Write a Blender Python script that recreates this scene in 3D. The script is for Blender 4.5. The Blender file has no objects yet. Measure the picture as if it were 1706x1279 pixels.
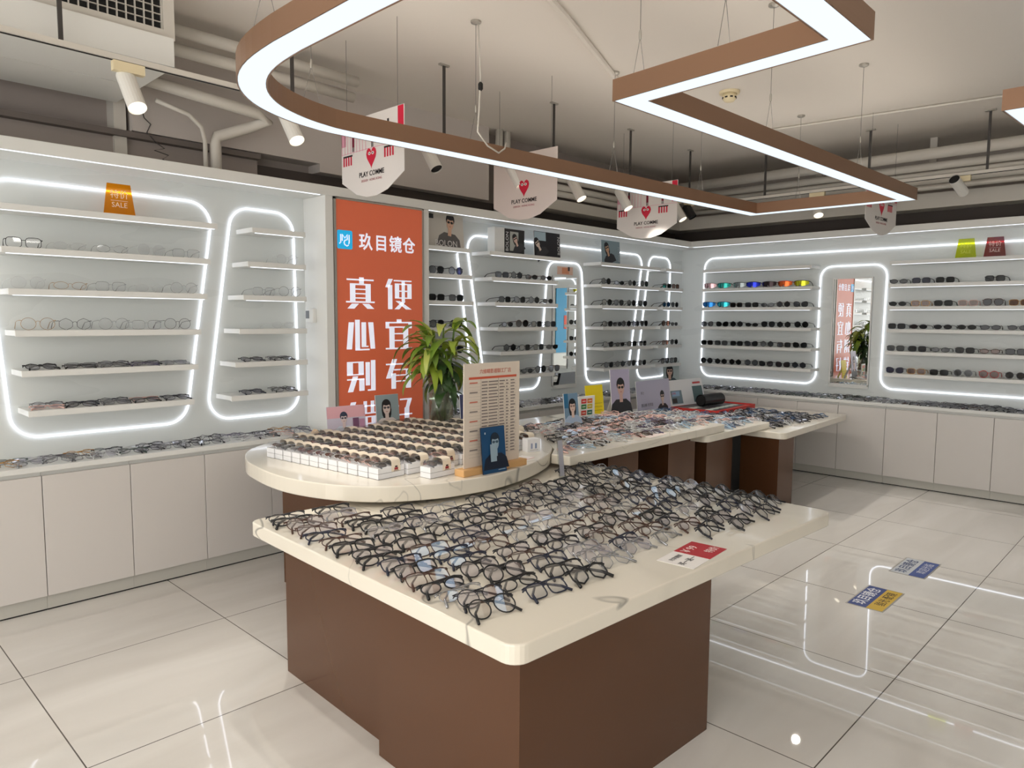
import bpy, bmesh, math, random
from mathutils import Vector, Matrix
from math import sin, cos, pi, radians as R
random.seed(7)
scene = bpy.context.scene
COL = scene.collection

# ------------------------------------------------------------------ camera
yaw, pitch, roll = 0.80041205, 0.09047506, 0.00638833
cy_, sy_, cp_, sp_ = cos(yaw), sin(yaw), cos(pitch), sin(pitch)
fw = Vector((sy_*cp_, cy_*cp_, -sp_)); rt = Vector((cy_, -sy_, 0)); up = rt.cross(fw)
rt, up = cos(roll)*rt + sin(roll)*up, -sin(roll)*rt + cos(roll)*up
cam = bpy.data.cameras.new('camera'); cam.sensor_width = 36; cam.lens = 36*1204.28/1706
cam.clip_start = .05; cam.clip_end = 60
camo = bpy.data.objects.new('camera', cam); COL.objects.link(camo)
M = Matrix((rt, up, -fw)).transposed().to_4x4(); M.translation = (0, 0, 1.6)
camo.matrix_world = M; scene.camera = camo

# ------------------------------------------------------------------ light and exposure
scene.view_settings.view_transform = 'Standard'; scene.view_settings.look = 'None'
scene.view_settings.gamma = 1; scene.view_settings.exposure = 1.1
W = bpy.data.worlds.new('daylight'); scene.world = W; W.use_nodes = True
W.node_tree.nodes['Background'].inputs[0].default_value = (1.0, 0.98, 0.95, 1)
W.node_tree.nodes['Background'].inputs[1].default_value = 1.7
LED_POWER, RING_POWER, SHELF_POWER, FILL_POWER, CEIL_FILL_POWER = 1.5, .68, .8, 5.5, 2.1

# ------------------------------------------------------------------ materials
def lin(c):
    return tuple((x/255/12.92 if x/255 <= .04045 else ((x/255+.055)/1.055)**2.4) for x in c)
def mat(name, rgb, rough=.5, metal=0, spec=.5, emit=None, power=0, coat=0):
    m = bpy.data.materials.new(name); m.use_nodes = True
    b = m.node_tree.nodes['Principled BSDF']
    b.inputs['Base Color'].default_value = (*lin(rgb), 1)
    b.inputs['Roughness'].default_value = rough; b.inputs['Metallic'].default_value = metal
    b.inputs['Specular IOR Level'].default_value = spec
    if coat: b.inputs['Coat Weight'].default_value = coat; b.inputs['Coat Roughness'].default_value = .04
    if emit: b.inputs['Emission Color'].default_value = (*lin(emit), 1); b.inputs['Emission Strength'].default_value = power
    # faint procedural unevenness of the finish
    n = m.node_tree.nodes.new('ShaderNodeTexNoise'); n.inputs['Scale'].default_value = 9
    mr = m.node_tree.nodes.new('ShaderNodeMapRange')
    mr.inputs['To Min'].default_value = max(0, rough-.03); mr.inputs['To Max'].default_value = min(1, rough+.03)
    m.node_tree.links.new(n.outputs['Fac'], mr.inputs['Value']); m.node_tree.links.new(mr.outputs['Result'], b.inputs['Roughness'])
    return m
def emat(name, rgb, power):
    m = bpy.data.materials.new(name); m.use_nodes = True; nt = m.node_tree; nt.nodes.clear()
    e = nt.nodes.new('ShaderNodeEmission'); o = nt.nodes.new('ShaderNodeOutputMaterial')
    e.inputs[0].default_value = (*lin(rgb), 1); e.inputs[1].default_value = power
    nt.links.new(e.outputs[0], o.inputs[0]); return m
def glassy(name, tint, gloss=.1, rough=.02):
    m = bpy.data.materials.new(name); m.use_nodes = True; nt = m.node_tree; nt.nodes.clear()
    t = nt.nodes.new('ShaderNodeBsdfTransparent'); g = nt.nodes.new('ShaderNodeBsdfGlossy')
    lw = nt.nodes.new('ShaderNodeLayerWeight'); mr = nt.nodes.new('ShaderNodeMapRange')
    mx = nt.nodes.new('ShaderNodeMixShader'); o = nt.nodes.new('ShaderNodeOutputMaterial')
    t.inputs[0].default_value = (*tint, 1); g.inputs['Roughness'].default_value = rough
    lw.inputs['Blend'].default_value = .35
    mr.inputs['To Min'].default_value = gloss; mr.inputs['To Max'].default_value = min(1, gloss+.22)
    nt.links.new(lw.outputs['Fresnel'], mr.inputs['Value']); nt.links.new(mr.outputs['Result'], mx.inputs[0])
    nt.links.new(t.outputs[0], mx.inputs[1]); nt.links.new(g.outputs[0], mx.inputs[2]); nt.links.new(mx.outputs[0], o.inputs[0])
    return m
def marble(name, base, vein):
    m = mat(name, base, .16, coat=.3); nt = m.node_tree; N = nt.nodes; L = nt.links; b = N['Principled BSDF']
    g = N.new('ShaderNodeNewGeometry'); mp = N.new('ShaderNodeMapping'); mp.inputs['Rotation'].default_value = (0, 0, .7)
    mp.inputs['Scale'].default_value = (1, .45, 1); L.new(g.outputs['Position'], mp.inputs['Vector'])
    def band(scale, width, dist):
        n = N.new('ShaderNodeTexNoise'); n.inputs['Scale'].default_value = scale; n.inputs['Detail'].default_value = 3; n.inputs['Distortion'].default_value = dist
        L.new(mp.outputs[0], n.inputs['Vector'])
        a = N.new('ShaderNodeMath'); a.operation = 'SUBTRACT'; a.inputs[1].default_value = .5; L.new(n.outputs['Fac'], a.inputs[0])
        c = N.new('ShaderNodeMath'); c.operation = 'ABSOLUTE'; L.new(a.outputs[0], c.inputs[0])
        r = N.new('ShaderNodeMapRange'); r.inputs['From Max'].default_value = width; r.inputs['To Min'].default_value = 1; r.inputs['To Max'].default_value = 0
        L.new(c.outputs[0], r.inputs['Value']); return r
    r1 = band(1.3, .006, 1.1); r2 = band(.6, .03, .4)
    gate = N.new('ShaderNodeTexNoise'); gate.inputs['Scale'].default_value = 1.7; L.new(g.outputs['Position'], gate.inputs['Vector'])
    gr = N.new('ShaderNodeMapRange'); gr.inputs['From Min'].default_value = .45; gr.inputs['From Max'].default_value = .62; L.new(gate.outputs['Fac'], gr.inputs['Value'])
    mu = N.new('ShaderNodeMath'); mu.operation = 'MULTIPLY'; L.new(r1.outputs[0], mu.inputs[0]); L.new(gr.outputs[0], mu.inputs[1])
    mu2 = N.new('ShaderNodeMath'); mu2.operation = 'MULTIPLY'; mu2.inputs[1].default_value = .10; L.new(r2.outputs[0], mu2.inputs[0])
    ad = N.new('ShaderNodeMath'); ad.operation = 'MAXIMUM'; L.new(mu.outputs[0], ad.inputs[0]); L.new(mu2.outputs[0], ad.inputs[1])
    mx = N.new('ShaderNodeMix'); mx.data_type = 'RGBA'; mx.inputs['A'].default_value = (*lin(base), 1); mx.inputs['B'].default_value = (*lin(vein), 1)
    L.new(ad.outputs[0], mx.inputs['Factor']); L.new(mx.outputs['Result'], b.inputs['Base Color'])
    return m
def floor_mat():
    m = mat('polished_tile', (218, 214, 209), .07, coat=.0); nt = m.node_tree; N = nt.nodes; L = nt.links; b = N['Principled BSDF']
    for l in list(b.inputs['Roughness'].links): L.remove(l)
    b.inputs['Roughness'].default_value = .018; b.inputs['IOR'].default_value = 1.62
    g = N.new('ShaderNodeNewGeometry'); s = N.new('ShaderNodeSeparateXYZ'); L.new(g.outputs['Position'], s.inputs[0])
    def seam(out, off, per):
        a = N.new('ShaderNodeMath'); a.operation = 'SUBTRACT'; a.inputs[1].default_value = off-per/2; L.new(out, a.inputs[0])
        w = N.new('ShaderNodeMath'); w.operation = 'FLOORED_MODULO'; w.inputs[1].default_value = per; L.new(a.outputs[0], w.inputs[0])
        d = N.new('ShaderNodeMath'); d.operation = 'SUBTRACT'; d.inputs[1].default_value = per/2; L.new(w.outputs[0], d.inputs[0])
        e = N.new('ShaderNodeMath'); e.operation = 'ABSOLUTE'; L.new(d.outputs[0], e.inputs[0])
        f = N.new('ShaderNodeMath'); f.operation = 'LESS_THAN'; f.inputs[1].default_value = .0024; L.new(e.outputs[0], f.inputs[0]); return f
    a = seam(s.outputs['X'], .70, .912); c = seam(s.outputs['Y'], .929, .92)
    mx = N.new('ShaderNodeMath'); mx.operation = 'MAXIMUM'; L.new(a.outputs[0], mx.inputs[0]); L.new(c.outputs[0], mx.inputs[1])
    mp = N.new('ShaderNodeMapping'); mp.inputs['Scale'].default_value = (.5, 2.2, 1); L.new(g.outputs['Position'], mp.inputs[0])
    n = N.new('ShaderNodeTexNoise'); n.inputs['Scale'].default_value = 1.6; n.inputs['Detail'].default_value = 5; n.inputs['Distortion'].default_value = .6; L.new(mp.outputs[0], n.inputs[0])
    cr = N.new('ShaderNodeValToRGB'); cr.color_ramp.elements[0].position = .35; cr.color_ramp.elements[1].position = .7
    cr.color_ramp.elements[0].color = (*lin((214, 210, 204)), 1); cr.color_ramp.elements[1].color = (*lin((228, 225, 220)), 1)
    L.new(n.outputs['Fac'], cr.inputs[0])
    q = N.new('ShaderNodeMix'); q.data_type = 'RGBA'; q.inputs['B'].default_value = (*lin((88, 82, 76)), 1)
    L.new(mx.outputs[0], q.inputs['Factor']); L.new(cr.outputs[0], q.inputs['A']); L.new(q.outputs['Result'], b.inputs['Base Color'])
    return m

m_floor = floor_mat()
m_marble = marble('cream_marble', (230, 223, 208), (150, 147, 138))
m_white = mat('white_lacquer', (226, 226, 222), .3)
m_panel = mat('white_panel', (222, 226, 224), .28)
m_door = mat('greige_door', (214, 209, 204), .35)
m_plinth = mat('grey_plinth', (190, 188, 180), .35)
m_gap = mat('black_gap', (20, 18, 18), .7)
m_ceil = mat('painted_ceiling', (224, 217, 208), .8)
m_wall = mat('grey_painted_wall', (162, 152, 146), .8)
m_soff = mat('pale_grey_soffit', (196, 188, 182), .75)
m_dark = mat('dark_brown_band', (74, 66, 62), .7)
m_ledge = mat('grey_brown_ledge', (112, 103, 98), .75)
m_pipe = mat('white_pipe', (208, 203, 194), .5)
m_ped = mat('brown_metal_panel', (94, 62, 40), .2, metal=.3)
m_copper = mat('rose_copper_profile', (150, 116, 92), .36, metal=.4)
m_copper2 = mat('copper_edge', (120, 84, 66), .4, metal=.5)
m_black = mat('black_plastic', (18, 18, 20), .3)
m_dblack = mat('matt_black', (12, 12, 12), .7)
m_rod = mat('dark_rod', (60, 56, 54), .5)
m_wire = mat('thin_wire', (112, 108, 104), .4)
m_cream = mat('cream_adapter', (226, 212, 176), .5)
m_spotw = mat('white_spot_body', (224, 222, 216), .4)
m_mirror = mat('mirror_glass', (235, 238, 238), .005, metal=1)
m_mirror.node_tree.nodes['Principled BSDF'].inputs['Roughness'].default_value = .004
for l in list(m_mirror.node_tree.nodes['Principled BSDF'].inputs['Roughness'].links): m_mirror.node_tree.links.remove(l)
m_alu = mat('brushed_aluminium', (176, 172, 164), .35, metal=.6)
m_orange = mat('orange_lightbox', (196, 98, 68), .4, emit=(196, 92, 60), power=.14)
m_wtext = mat('white_lettering', (236, 238, 250), .4, emit=(230, 236, 255), power=.22)
m_blue = mat('sky_blue_logo', (28, 158, 208), .4, emit=(28, 158, 208), power=.3)
e_led = emat('led_tube', (238, 243, 255), LED_POWER)
e_shelf = emat('shelf_led', (240, 246, 255), SHELF_POWER)
e_ring = emat('pendant_diffuser', (212, 234, 252), RING_POWER)
e_ceil_fill = emat('ceiling_fill_glow', (255, 246, 234), CEIL_FILL_POWER)  # added upward glow that lifts the ceiling
e_fill = emat('fill_lamp_diffuser', (250, 246, 240), FILL_POWER)  # used only by the added fill lamps
e_spot = emat('spot_lens', (255, 240, 214), 1.5)
m_lens = glassy('clear_lens', (.985, .985, .99), .03)
m_lensp = glassy('violet_coated_lens', (.96, .95, .99), .08)
m_sun = glassy('dark_sun_lens', (.05, .055, .055), .02, .08)
m_sung = glassy('graduated_grey_lens', (.30, .30, .31), .03, .08)
m_sunb = glassy('brown_sun_lens', (.45, .30, .24), .03, .08)
m_sunbl = glassy('blue_sun_lens', (.12, .13, .26), .05, .08)
m_acr = glassy('clear_acrylic', (.9, .92, .92), .08)
m_glass = glassy('vase_glass', (.93, .96, .94), .07)
CM = {}
def cm(rgb, rough=.5):
    k = (tuple(rgb), rough)
    if k not in CM: CM[k] = mat('paint_%02x%02x%02x' % tuple(rgb), rgb, rough)
    return CM[k]

# ------------------------------------------------------------------ mesh builder
class MB:
    def __init__(s): s.v = []; s.f = []; s.m = []; s.mats = []
    def mi(s, m):
        if m not in s.mats: s.mats.append(m)
        return s.mats.index(m)
    def add(s, vs, fs, m):
        o = len(s.v); s.v += [tuple(v) for v in vs]; k = s.mi(m)
        for f in fs: s.f.append(tuple(i+o for i in f)); s.m.append(k)
        return s
    def box(s, x0, x1, y0, y1, z0, z1, m):
        v = [(x0,y0,z0),(x1,y0,z0),(x1,y1,z0),(x0,y1,z0),(x0,y0,z1),(x1,y0,z1),(x1,y1,z1),(x0,y1,z1)]
        return s.add(v, [(0,3,2,1),(4,5,6,7),(0,1,5,4),(1,2,6,5),(2,3,7,6),(3,0,4,7)], m)
    def prism(s, poly, z0, z1, m):
        n = len(poly); v = [(x,y,z0) for x,y in poly]+[(x,y,z1) for x,y in poly]
        f = [tuple(range(n))[::-1], tuple(range(n, 2*n))]+[(i,(i+1)%n,n+(i+1)%n,n+i) for i in range(n)]
        return s.add(v, f, m)
    def tube(s, path, r, m, seg=6, closed=False, caps=True, sx=1.0):
        P = [Vector(p) for p in path]; n = len(P); rr = r if isinstance(r, (list, tuple)) else [r]*n
        vs = []; nrm = None
        for i, p in enumerate(P):
            a = P[(i-1) % n] if (closed or i) else P[0]; b = P[(i+1) % n] if (closed or i < n-1) else P[-1]
            t = (b-a).normalized() if (b-a).length > 1e-9 else Vector((0,0,1))
            if nrm is None: nrm = t.orthogonal().normalized() if abs(t.z) > .9 else Vector((0,0,1)).cross(t).normalized()
            nrm = (nrm - t*nrm.dot(t)); nrm = nrm.normalized() if nrm.length > 1e-6 else t.orthogonal().normalized()
            bn = t.cross(nrm)
            for k in range(seg):
                a_ = 2*pi*k/seg; vs.append(p + nrm*cos(a_)*rr[i]*sx + bn*sin(a_)*rr[i])
        fs = []
        for i in range(n if closed else n-1):
            j = (i+1) % n
            for k in range(seg): l = (k+1) % seg; fs.append((i*seg+k, i*seg+l, j*seg+l, j*seg+k))
        if caps and not closed: fs += [tuple(range(seg))[::-1], tuple(range((n-1)*seg, n*seg))]
        return s.add(vs, fs, m)
    def lathe(s, prof, m, seg=20, c=(0,0)):
        vs = []; n = len(prof)
        for r, z in prof:
            for k in range(seg): a = 2*pi*k/seg; vs.append((c[0]+r*cos(a), c[1]+r*sin(a), z))
        fs = [(i*seg+k, i*seg+(k+1)%seg, (i+1)*seg+(k+1)%seg, (i+1)*seg+k) for i in range(n-1) for k in range(seg)]
        fs += [tuple(range(seg))[::-1], tuple(range((n-1)*seg, n*seg))]
        return s.add(vs, fs, m)
    def xf(s, Mx, start=0):
        for i in range(start, len(s.v)): s.v[i] = tuple(Mx @ Vector(s.v[i]))
        return s
    def mesh(s, name, smooth=False):
        me = bpy.data.meshes.new(name); me.from_pydata(s.v, [], s.f)
        for m in s.mats: me.materials.append(m)
        me.polygons.foreach_set('material_index', s.m)
        if smooth: me.polygons.foreach_set('use_smooth', [True]*len(s.f))
        me.validate(); me.update(); return me
def rounded(poly, r, n=6):
    out = []; N_ = len(poly)
    rs = r if isinstance(r, (list, tuple)) else [r]*N_
    for i in range(N_):
        p = Vector(poly[i]); a = (Vector(poly[i-1])-p); b = (Vector(poly[(i+1) % N_])-p); q = rs[i]
        if q <= 0: out.append(tuple(p)); continue
        a.normalize(); b.normalize(); ang = a.angle(b); d = min(q/math.tan(ang/2), 5)
        c = p+(a+b).normalized()*(q/sin(ang/2)); s0 = p+a*d-c; s1 = p+b*d-c
        a0 = math.atan2(s0.y, s0.x); a1 = math.atan2(s1.y, s1.x); da = (a1-a0+pi) % (2*pi)-pi
        for k in range(n+1): t = a0+da*k/n; out.append((c.x+q*cos(t), c.y+q*sin(t)))
    return out
def link(name, data, parent=None, loc=None, rot=None):
    o = bpy.data.objects.new(name, data); COL.objects.link(o)
    if parent: o.parent = parent
    if loc: o.location = loc
    if rot: o.rotation_euler = rot
    return o
def tag(o, label, cat, group=None, kind=None):
    if label: o['label'] = label
    if cat: o['category'] = cat
    if group: o['group'] = group
    if kind: o['kind'] = kind
    return o
def thing(name, label, cat, loc=(0,0,0), rz=0, group=None):
    return tag(link(name, None, loc=loc, rot=(0,0,rz)), label, cat, group)
def part(name, mb, parent, smooth=False, loc=None, rot=None, label=None):
    o = link(name, mb.mesh(name, smooth) if isinstance(mb, MB) else mb, parent, loc, rot)
    if label: o['label'] = label
    return o
def single(name, mb, label, cat, loc=(0,0,0), rz=0, group=None, smooth=False):
    return tag(link(name, mb.mesh(name, smooth) if isinstance(mb, MB) else mb, loc=loc, rot=(0,0,rz)), label, cat, group)
def struct(name, mb, smooth=False):
    o = link(name, mb.mesh(name, smooth)); o['kind'] = 'structure'; return o
def bevel(o, w=.004, seg=2):
    b = o.modifiers.new('bevel', 'BEVEL'); b.width = w; b.segments = seg; b.limit_method = 'ANGLE'; b.angle_limit = R(50); return o
def text_mesh(mb, body, size, m, org, ux, uy, thick=.002, off=0, sx=1.0, align='CENTER'):
    """flat lettering laid on a surface: ux/uy are the reading and up directions"""
    c = bpy.data.curves.new('lettering', 'FONT'); c.body = body; c.size = size; c.offset = off; c.extrude = thick/2
    c.align_x = align; c.align_y = 'CENTER'; c.resolution_u = 2
    o = bpy.data.objects.new('lettering', c); COL.objects.link(o); bpy.context.view_layer.update()
    me = bpy.data.meshes.new_from_object(o.evaluated_get(bpy.context.evaluated_depsgraph_get()))
    ux = Vector(ux); uy = Vector(uy); uz = ux.cross(uy); org = Vector(org)
    mb.add([org+ux*v.co.x*sx+uy*v.co.y+uz*v.co.z for v in me.vertices], [tuple(p.vertices) for p in me.polygons], m)
    bpy.data.objects.remove(o); bpy.data.meshes.remove(me); bpy.data.curves.remove(c)
ORD = ['first','second','third','fourth','fifth','sixth','seventh','eighth','ninth','tenth','eleventh','twelfth','thirteenth','fourteenth','fifteenth','sixteenth','seventeenth','eighteenth','nineteenth','twentieth','twenty-first','twenty-second','twenty-third','twenty-fourth','twenty-fifth','twenty-sixth','twenty-seventh','twenty-eighth','twenty-ninth','thirtieth']

# ------------------------------------------------------------------ structure
YF, XF = 4.45, 7.565          # fronts of the two display walls
YB, XB = 4.74, 7.855          # their back panels
HC = 3.3
struct('floor', MB().box(-4, 8.3, -4.5, 5.1, -.1, 0, m_floor))
struct('ceiling', MB().box(-4, 8.3, -4.5, 5.1, HC, HC+.1, m_ceil))
struct('wall_left', MB().box(-4, 8.3, 4.95, 5.1, 0, HC, m_wall))
struct('wall_right', MB().box(8.15, 8.3, -4.5, 4.95, 0, HC, m_soff))
struct('wall_back', MB().box(-4, 8.3, -4.6, -4.5, 0, HC, m_white))
# shop front left of the photographer, standing open to the daylit mall between its posts
struct('wall_front', MB().box(-4.1, -4, -4.5, -3.6, 0, HC, m_white).box(-4.1, -4, 4.3, 5.1, 0, HC, m_white).box(-4.1, -4, -3.6, 4.3, 3.0, HC, m_white))
# back panels of the niches, with the white cornice and piers round them
struct('trim_1', MB().box(-4, 2.73, YB, YB+.05, .80, 2.46, m_panel).box(2.73, 3.645, YB, YB+.05, 0, 2.46, m_white).box(3.645, XB, YB, YB+.05, .80, 2.46, m_panel))
struct('trim_2', MB().box(XB, XB+.05, -4.4, YB+.05, .80, 2.46, m_panel))
bevel(struct('trim_3', MB().prism([(-4,YF),(XF,YF),(XF,-4.4),(XB+.05,-4.4),(XB+.05,YB+.05),(-4,YB+.05)], 2.437, 2.503, m_white)), .003)
bevel(struct('trim_4', MB().box(2.73, 2.79, YF, YB, 0, 2.437, m_white).box(3.585, 3.645, YF, YB, 0, 2.437, m_white).box(2.79, 3.585, YF+.02, YB, 0, 2.437, m_white)), .002)
# dark bands and wall faces above the cornice
struct('trim_5', MB().box(-4, 2.45, 4.86, 4.95, 2.50, 2.68, m_wall).box(-4, 2.45, 4.80, 4.86, 2.68, 2.715, m_ledge).box(2.45, 8.15, 4.9, 4.95, 2.50, 2.66, m_dark))
struct('trim_6', MB().box(1.62, 4.62, 4.79, 4.95, 2.72, 3.3, m_soff).box(2.9, 4.62, 4.79, 4.95, 2.66, 2.72, m_soff))
struct('trim_7', MB().box(7.95, 8.15, -4.4, 4.95, 2.50, 2.66, m_dark).box(7.72, 8.15, -4.4, 4.9, 2.66, 2.80, m_pipe))
struct('trim_8', MB().box(4.9, 7.72, 4.7, 4.95, 2.66, 2.76, m_pipe))
struct('trim_9', MB().box(1.53, 1.60, 4.83, 4.95, 2.5, 3.3, m_pipe))
# cornice led strips
def led_line(name, mb, label): return single(name, mb, label, 'light strip')
led_line('cornice_light', MB().box(-3.9, 2.70, YF+.012, YF+.022, 2.4335, 2.437, e_shelf), 'thin white light line under the cornice left of the orange banner')
led_line('cornice_light', MB().box(3.66, XF-.03, YF+.012, YF+.022, 2.4335, 2.437, e_shelf), 'thin white light line under the cornice between orange banner and corner')
led_line('cornice_light', MB().box(XF+.012, XF+.022, -4.3, YF-.02, 2.4335, 2.437, e_shelf), 'thin white light line under the cornice of the right wall')

# ------------------------------------------------------------------ cabinets and worktops
def cabinets(axis, a0, edges, side, where):
    n = len(edges)-1
    for i in range(n):
        a, b = edges[i], edges[i+1]
        if axis == 'x': loc, rz = ((a+b)/2, YF, 0), 0
        else: loc, rz = (XF, (a+b)/2, 0), -pi/2
        w = abs(b-a)
        c = thing('base_cabinet', 'white handleless base cabinet, %s' % where(i), 'cabinet', loc, rz, 'base cabinets along the %s wall' % side)
        part('body', MB().box(-w/2+.001, w/2-.001, .022, .29, .08, .768, m_white), c)
        part('plinth', MB().box(-w/2+.0005, w/2-.0005, .02, .26, .008, .08, m_plinth).box(-w/2+.001, w/2-.001, .022, .2, 0, .008, m_gap), c)
        bevel(part('door', MB().box(-w/2+.0018, w/2-.0018, 0, .02, .084, .745, m_door), c), .0015)
eA = [2.73-.004, 2.29, 1.85, 1.42, .98, .543, .106, -.331]
cabinets('x', 0, eA, 'left', lambda i: '%s to the left of the orange banner' % ORD[i])
eA2 = [3.645, 4.08, 4.515, 4.95, 5.385, 5.82, 6.255, 6.69, 7.125, 7.54]
cabinets('x', 0, eA2, 'left', lambda i: '%s to the right of the orange banner' % ORD[i])
eB = [4.43, 4.01, 3.57, 3.13, 2.71, 2.26, 1.81, 1.36, .92, .48, .04]
cabinets('y', 0, eB, 'right', lambda i: '%s from the room corner on the right wall' % ORD[i])
def wtop(mb, label): return bevel(single('worktop', mb, label, 'counter'), .003)
wtop(MB().box(-4, 2.728, YF-.02, YB-.001, .770, .80, m_white), 'long narrow white worktop left of the orange banner')
wtop(MB().prism([(3.647,YF-.02),(XF-.02,YF-.02),(XF-.02,-4.4),(XB-.001,-4.4),(XB-.001,YB-.001),(3.647,YB-.001)], .770, .80, m_white), 'white worktop turning the corner right of the orange banner')

# ------------------------------------------------------------------ light loops on the panels
def tube_loop(poly, r, frame, closed, n=8):
    P = rounded(poly, r, n) if closed else poly
    pts = []
    L_ = len(P)
    for i in range(L_ if closed else L_-1):
        a = Vector(P[i]); b = Vector(P[(i+1) % L_]); d = (b-a).length; k = max(1, int(d/.5))
        for j in range(k): pts.append(a.lerp(b, j/k))
    if not closed: pts.append(Vector(P[-1]))
    return [frame(p.x, p.y) for p in pts]
def open_round(poly, r, n=8):
    big = rounded(poly, [0]+[r]*(len(poly)-2)+[0], n); return big
fA = lambda u, v: (u, YB-.008, v)
fB = lambda u, v: (XB-.008, u, v)
def loop(name, poly, frame, label, closed=True, r=.14):
    if not closed: poly = open_round(poly, r)
    mb = MB().tube(tube_loop(poly, r, frame, closed), .0058, e_led, seg=6, closed=closed)
    return single(name, mb, label, 'light')
loop('light_loop', [(.823,2.333),(2.079,2.33),(1.857,.918),(.916,.916)], fA, 'wide glowing trapezoid outline around the leftmost shelves')
loop('light_loop', [(2.199,2.326),(2.643,2.321),(2.665,.918),(1.989,.915)], fA, 'narrow glowing outline around shelves beside the orange banner pier')
loop('light_loop', [(3.66,2.325),(4.163,2.325),(4.387,.92),(3.66,.918)], fA, 'glowing outline behind the potted bamboo, cut off by the banner pier', closed=False, r=.12)
loop('light_loop', [(4.290,2.325),(7.011,2.323),(6.744,.93),(6.005,.918),(5.895,2.165),(5.376,2.158),(5.258,.921),(4.539,.915)], fA, 'glowing outline arching over the left wall mirror between two shelf groups', r=.12)
loop('light_loop', [(7.145,2.325),(7.591,2.322),(7.553,.926),(6.915,.915)], fA, 'narrow glowing outline around the shelves nearest the room corner', r=.12)
loop('light_loop', [(-.8,2.321),(4.425,2.321),(4.438,.929),(3.061,.916),(3.053,2.165),(2.396,2.166),(2.413,.914),(-.6,.914)], fB, 'long glowing outline on the right wall arching over its mirror', r=.12)

# ------------------------------------------------------------------ shelves
ZL = [2.142, 1.922, 1.706, 1.487, 1.272, 1.056]; TH = .034
SH = {}
def shelf(key, axis, a, b, z, label, grp, led=True):
    if axis == 'x': loc, rz, w = ((a+b)/2, YB, z), 0, abs(b-a)
    else: loc, rz, w = (XB, (a+b)/2, z), -pi/2, abs(b-a)
    t = thing('display_shelf', label, 'shelf', loc, rz, grp)
    bevel(part('board', MB().box(-w/2, w/2, -.222, -.001, .0035, TH, m_white).box(-w/2, w/2, -.23, -.222, 0, TH, m_white), t), .002)
    if led and key[1] < 3: part('light_strip', MB().box(-w/2+.02, w/2-.02, -.2305, -.222, -.0032, 0, e_shelf), t, label='glowing white strip under the board')
    SH[key] = (a, b, z+TH)
def lv(i): return 'top' if i == 0 else ('bottom' if i == 5 else ORD[i]+' from top')
for i in range(6):
    shelf(('S', i), 'x', [.855,.868,.888,.908,.927,.948][i], [2.003,1.953,1.926,1.881,1.856,1.825][i], ZL[i], 'long white shelf in the wide trapezoid outline, %s' % lv(i), 'leftmost wall shelves')
    shelf(('T', i), 'x', [2.228,2.193,2.158,2.125,2.091,2.059][i], 2.61, ZL[i], 'short white shelf just left of the orange banner, %s' % lv(i), 'narrow shelves left of the banner')
    shelf(('U', i), 'x', 3.66, [4.14,4.16,4.18,4.20,4.23,4.29][i], ZL[i], 'short white shelf just right of the orange banner, %s' % lv(i), 'narrow shelves right of the banner')
    shelf(('V', i), 'x', [4.364,4.397,4.432,4.466,4.501,4.535][i], [5.30,5.272,5.272,5.265,5.25,5.235][i], ZL[i], 'white shelf left of the left wall mirror, %s' % lv(i), 'shelves left of the left wall mirror')
    xl = [7.14,7.12,7.09,7.05,7.01,6.97][i]
    shelf(('W', i), 'x', [5.93,5.94,5.96,5.98,6.0,6.01][i], xl-.10, ZL[i], 'white shelf right of the left wall mirror, %s' % lv(i), 'shelves right of the left wall mirror')
    shelf(('X', i), 'x', xl, 7.52, ZL[i], 'short white shelf beside the room corner, %s' % lv(i), 'shelves beside the room corner')
    shelf(('Y', i), 'y', 4.33, [3.065,3.05,3.045,3.045,3.035,3.03][i], ZL[i], 'white right wall shelf left of the mirror, %s' % lv(i), 'right wall shelves left of the mirror')
    shelf(('Z', i), 'y', 2.31, -.55, ZL[i], 'long white right wall shelf right of the mirror, %s' % lv(i), 'right wall shelves right of the mirror')

# ------------------------------------------------------------------ mirrors, thermostat
def mirror(loc, rz, w, h, label):
    t = thing('wall_mirror', label, 'mirror', loc, rz)
    part('glass', MB().box(-w/2, w/2, -.012, -.008, 0, h, m_mirror), t, label='reflecting mirror glass')
    bevel(part('frame', MB().box(-w/2-.014, w/2+.014, -.008, 0, -.014, h+.014, m_white).box(-w/2-.014, -w/2, -.016, 0, -.014, h+.014, m_white).box(w/2, w/2+.014, -.016, 0, -.014, h+.014, m_white).box(-w/2-.014, w/2+.014, -.016, 0, -.04, -.001, m_white), t), .001)
mirror((5.64, YB, .935), 0, .355, 1.08, 'tall narrow mirror on the left wall under the glowing arch')
mirror((XB, 2.722, .94), -pi/2, .372, 1.09, 'tall mirror on the right wall reflecting the orange banner')
t = thing('thermostat', 'small grey thermostat box on the pier left of the orange banner', 'thermostat', (2.73, 4.635, 1.56))
bevel(part('case', MB().box(-.03, 0, -.05, .05, 0, .10, m_white), t), .003)
part('screen', MB().box(-.0325, -.03, .0, .044, .03, .085, cm((120,124,128))), t)

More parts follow.
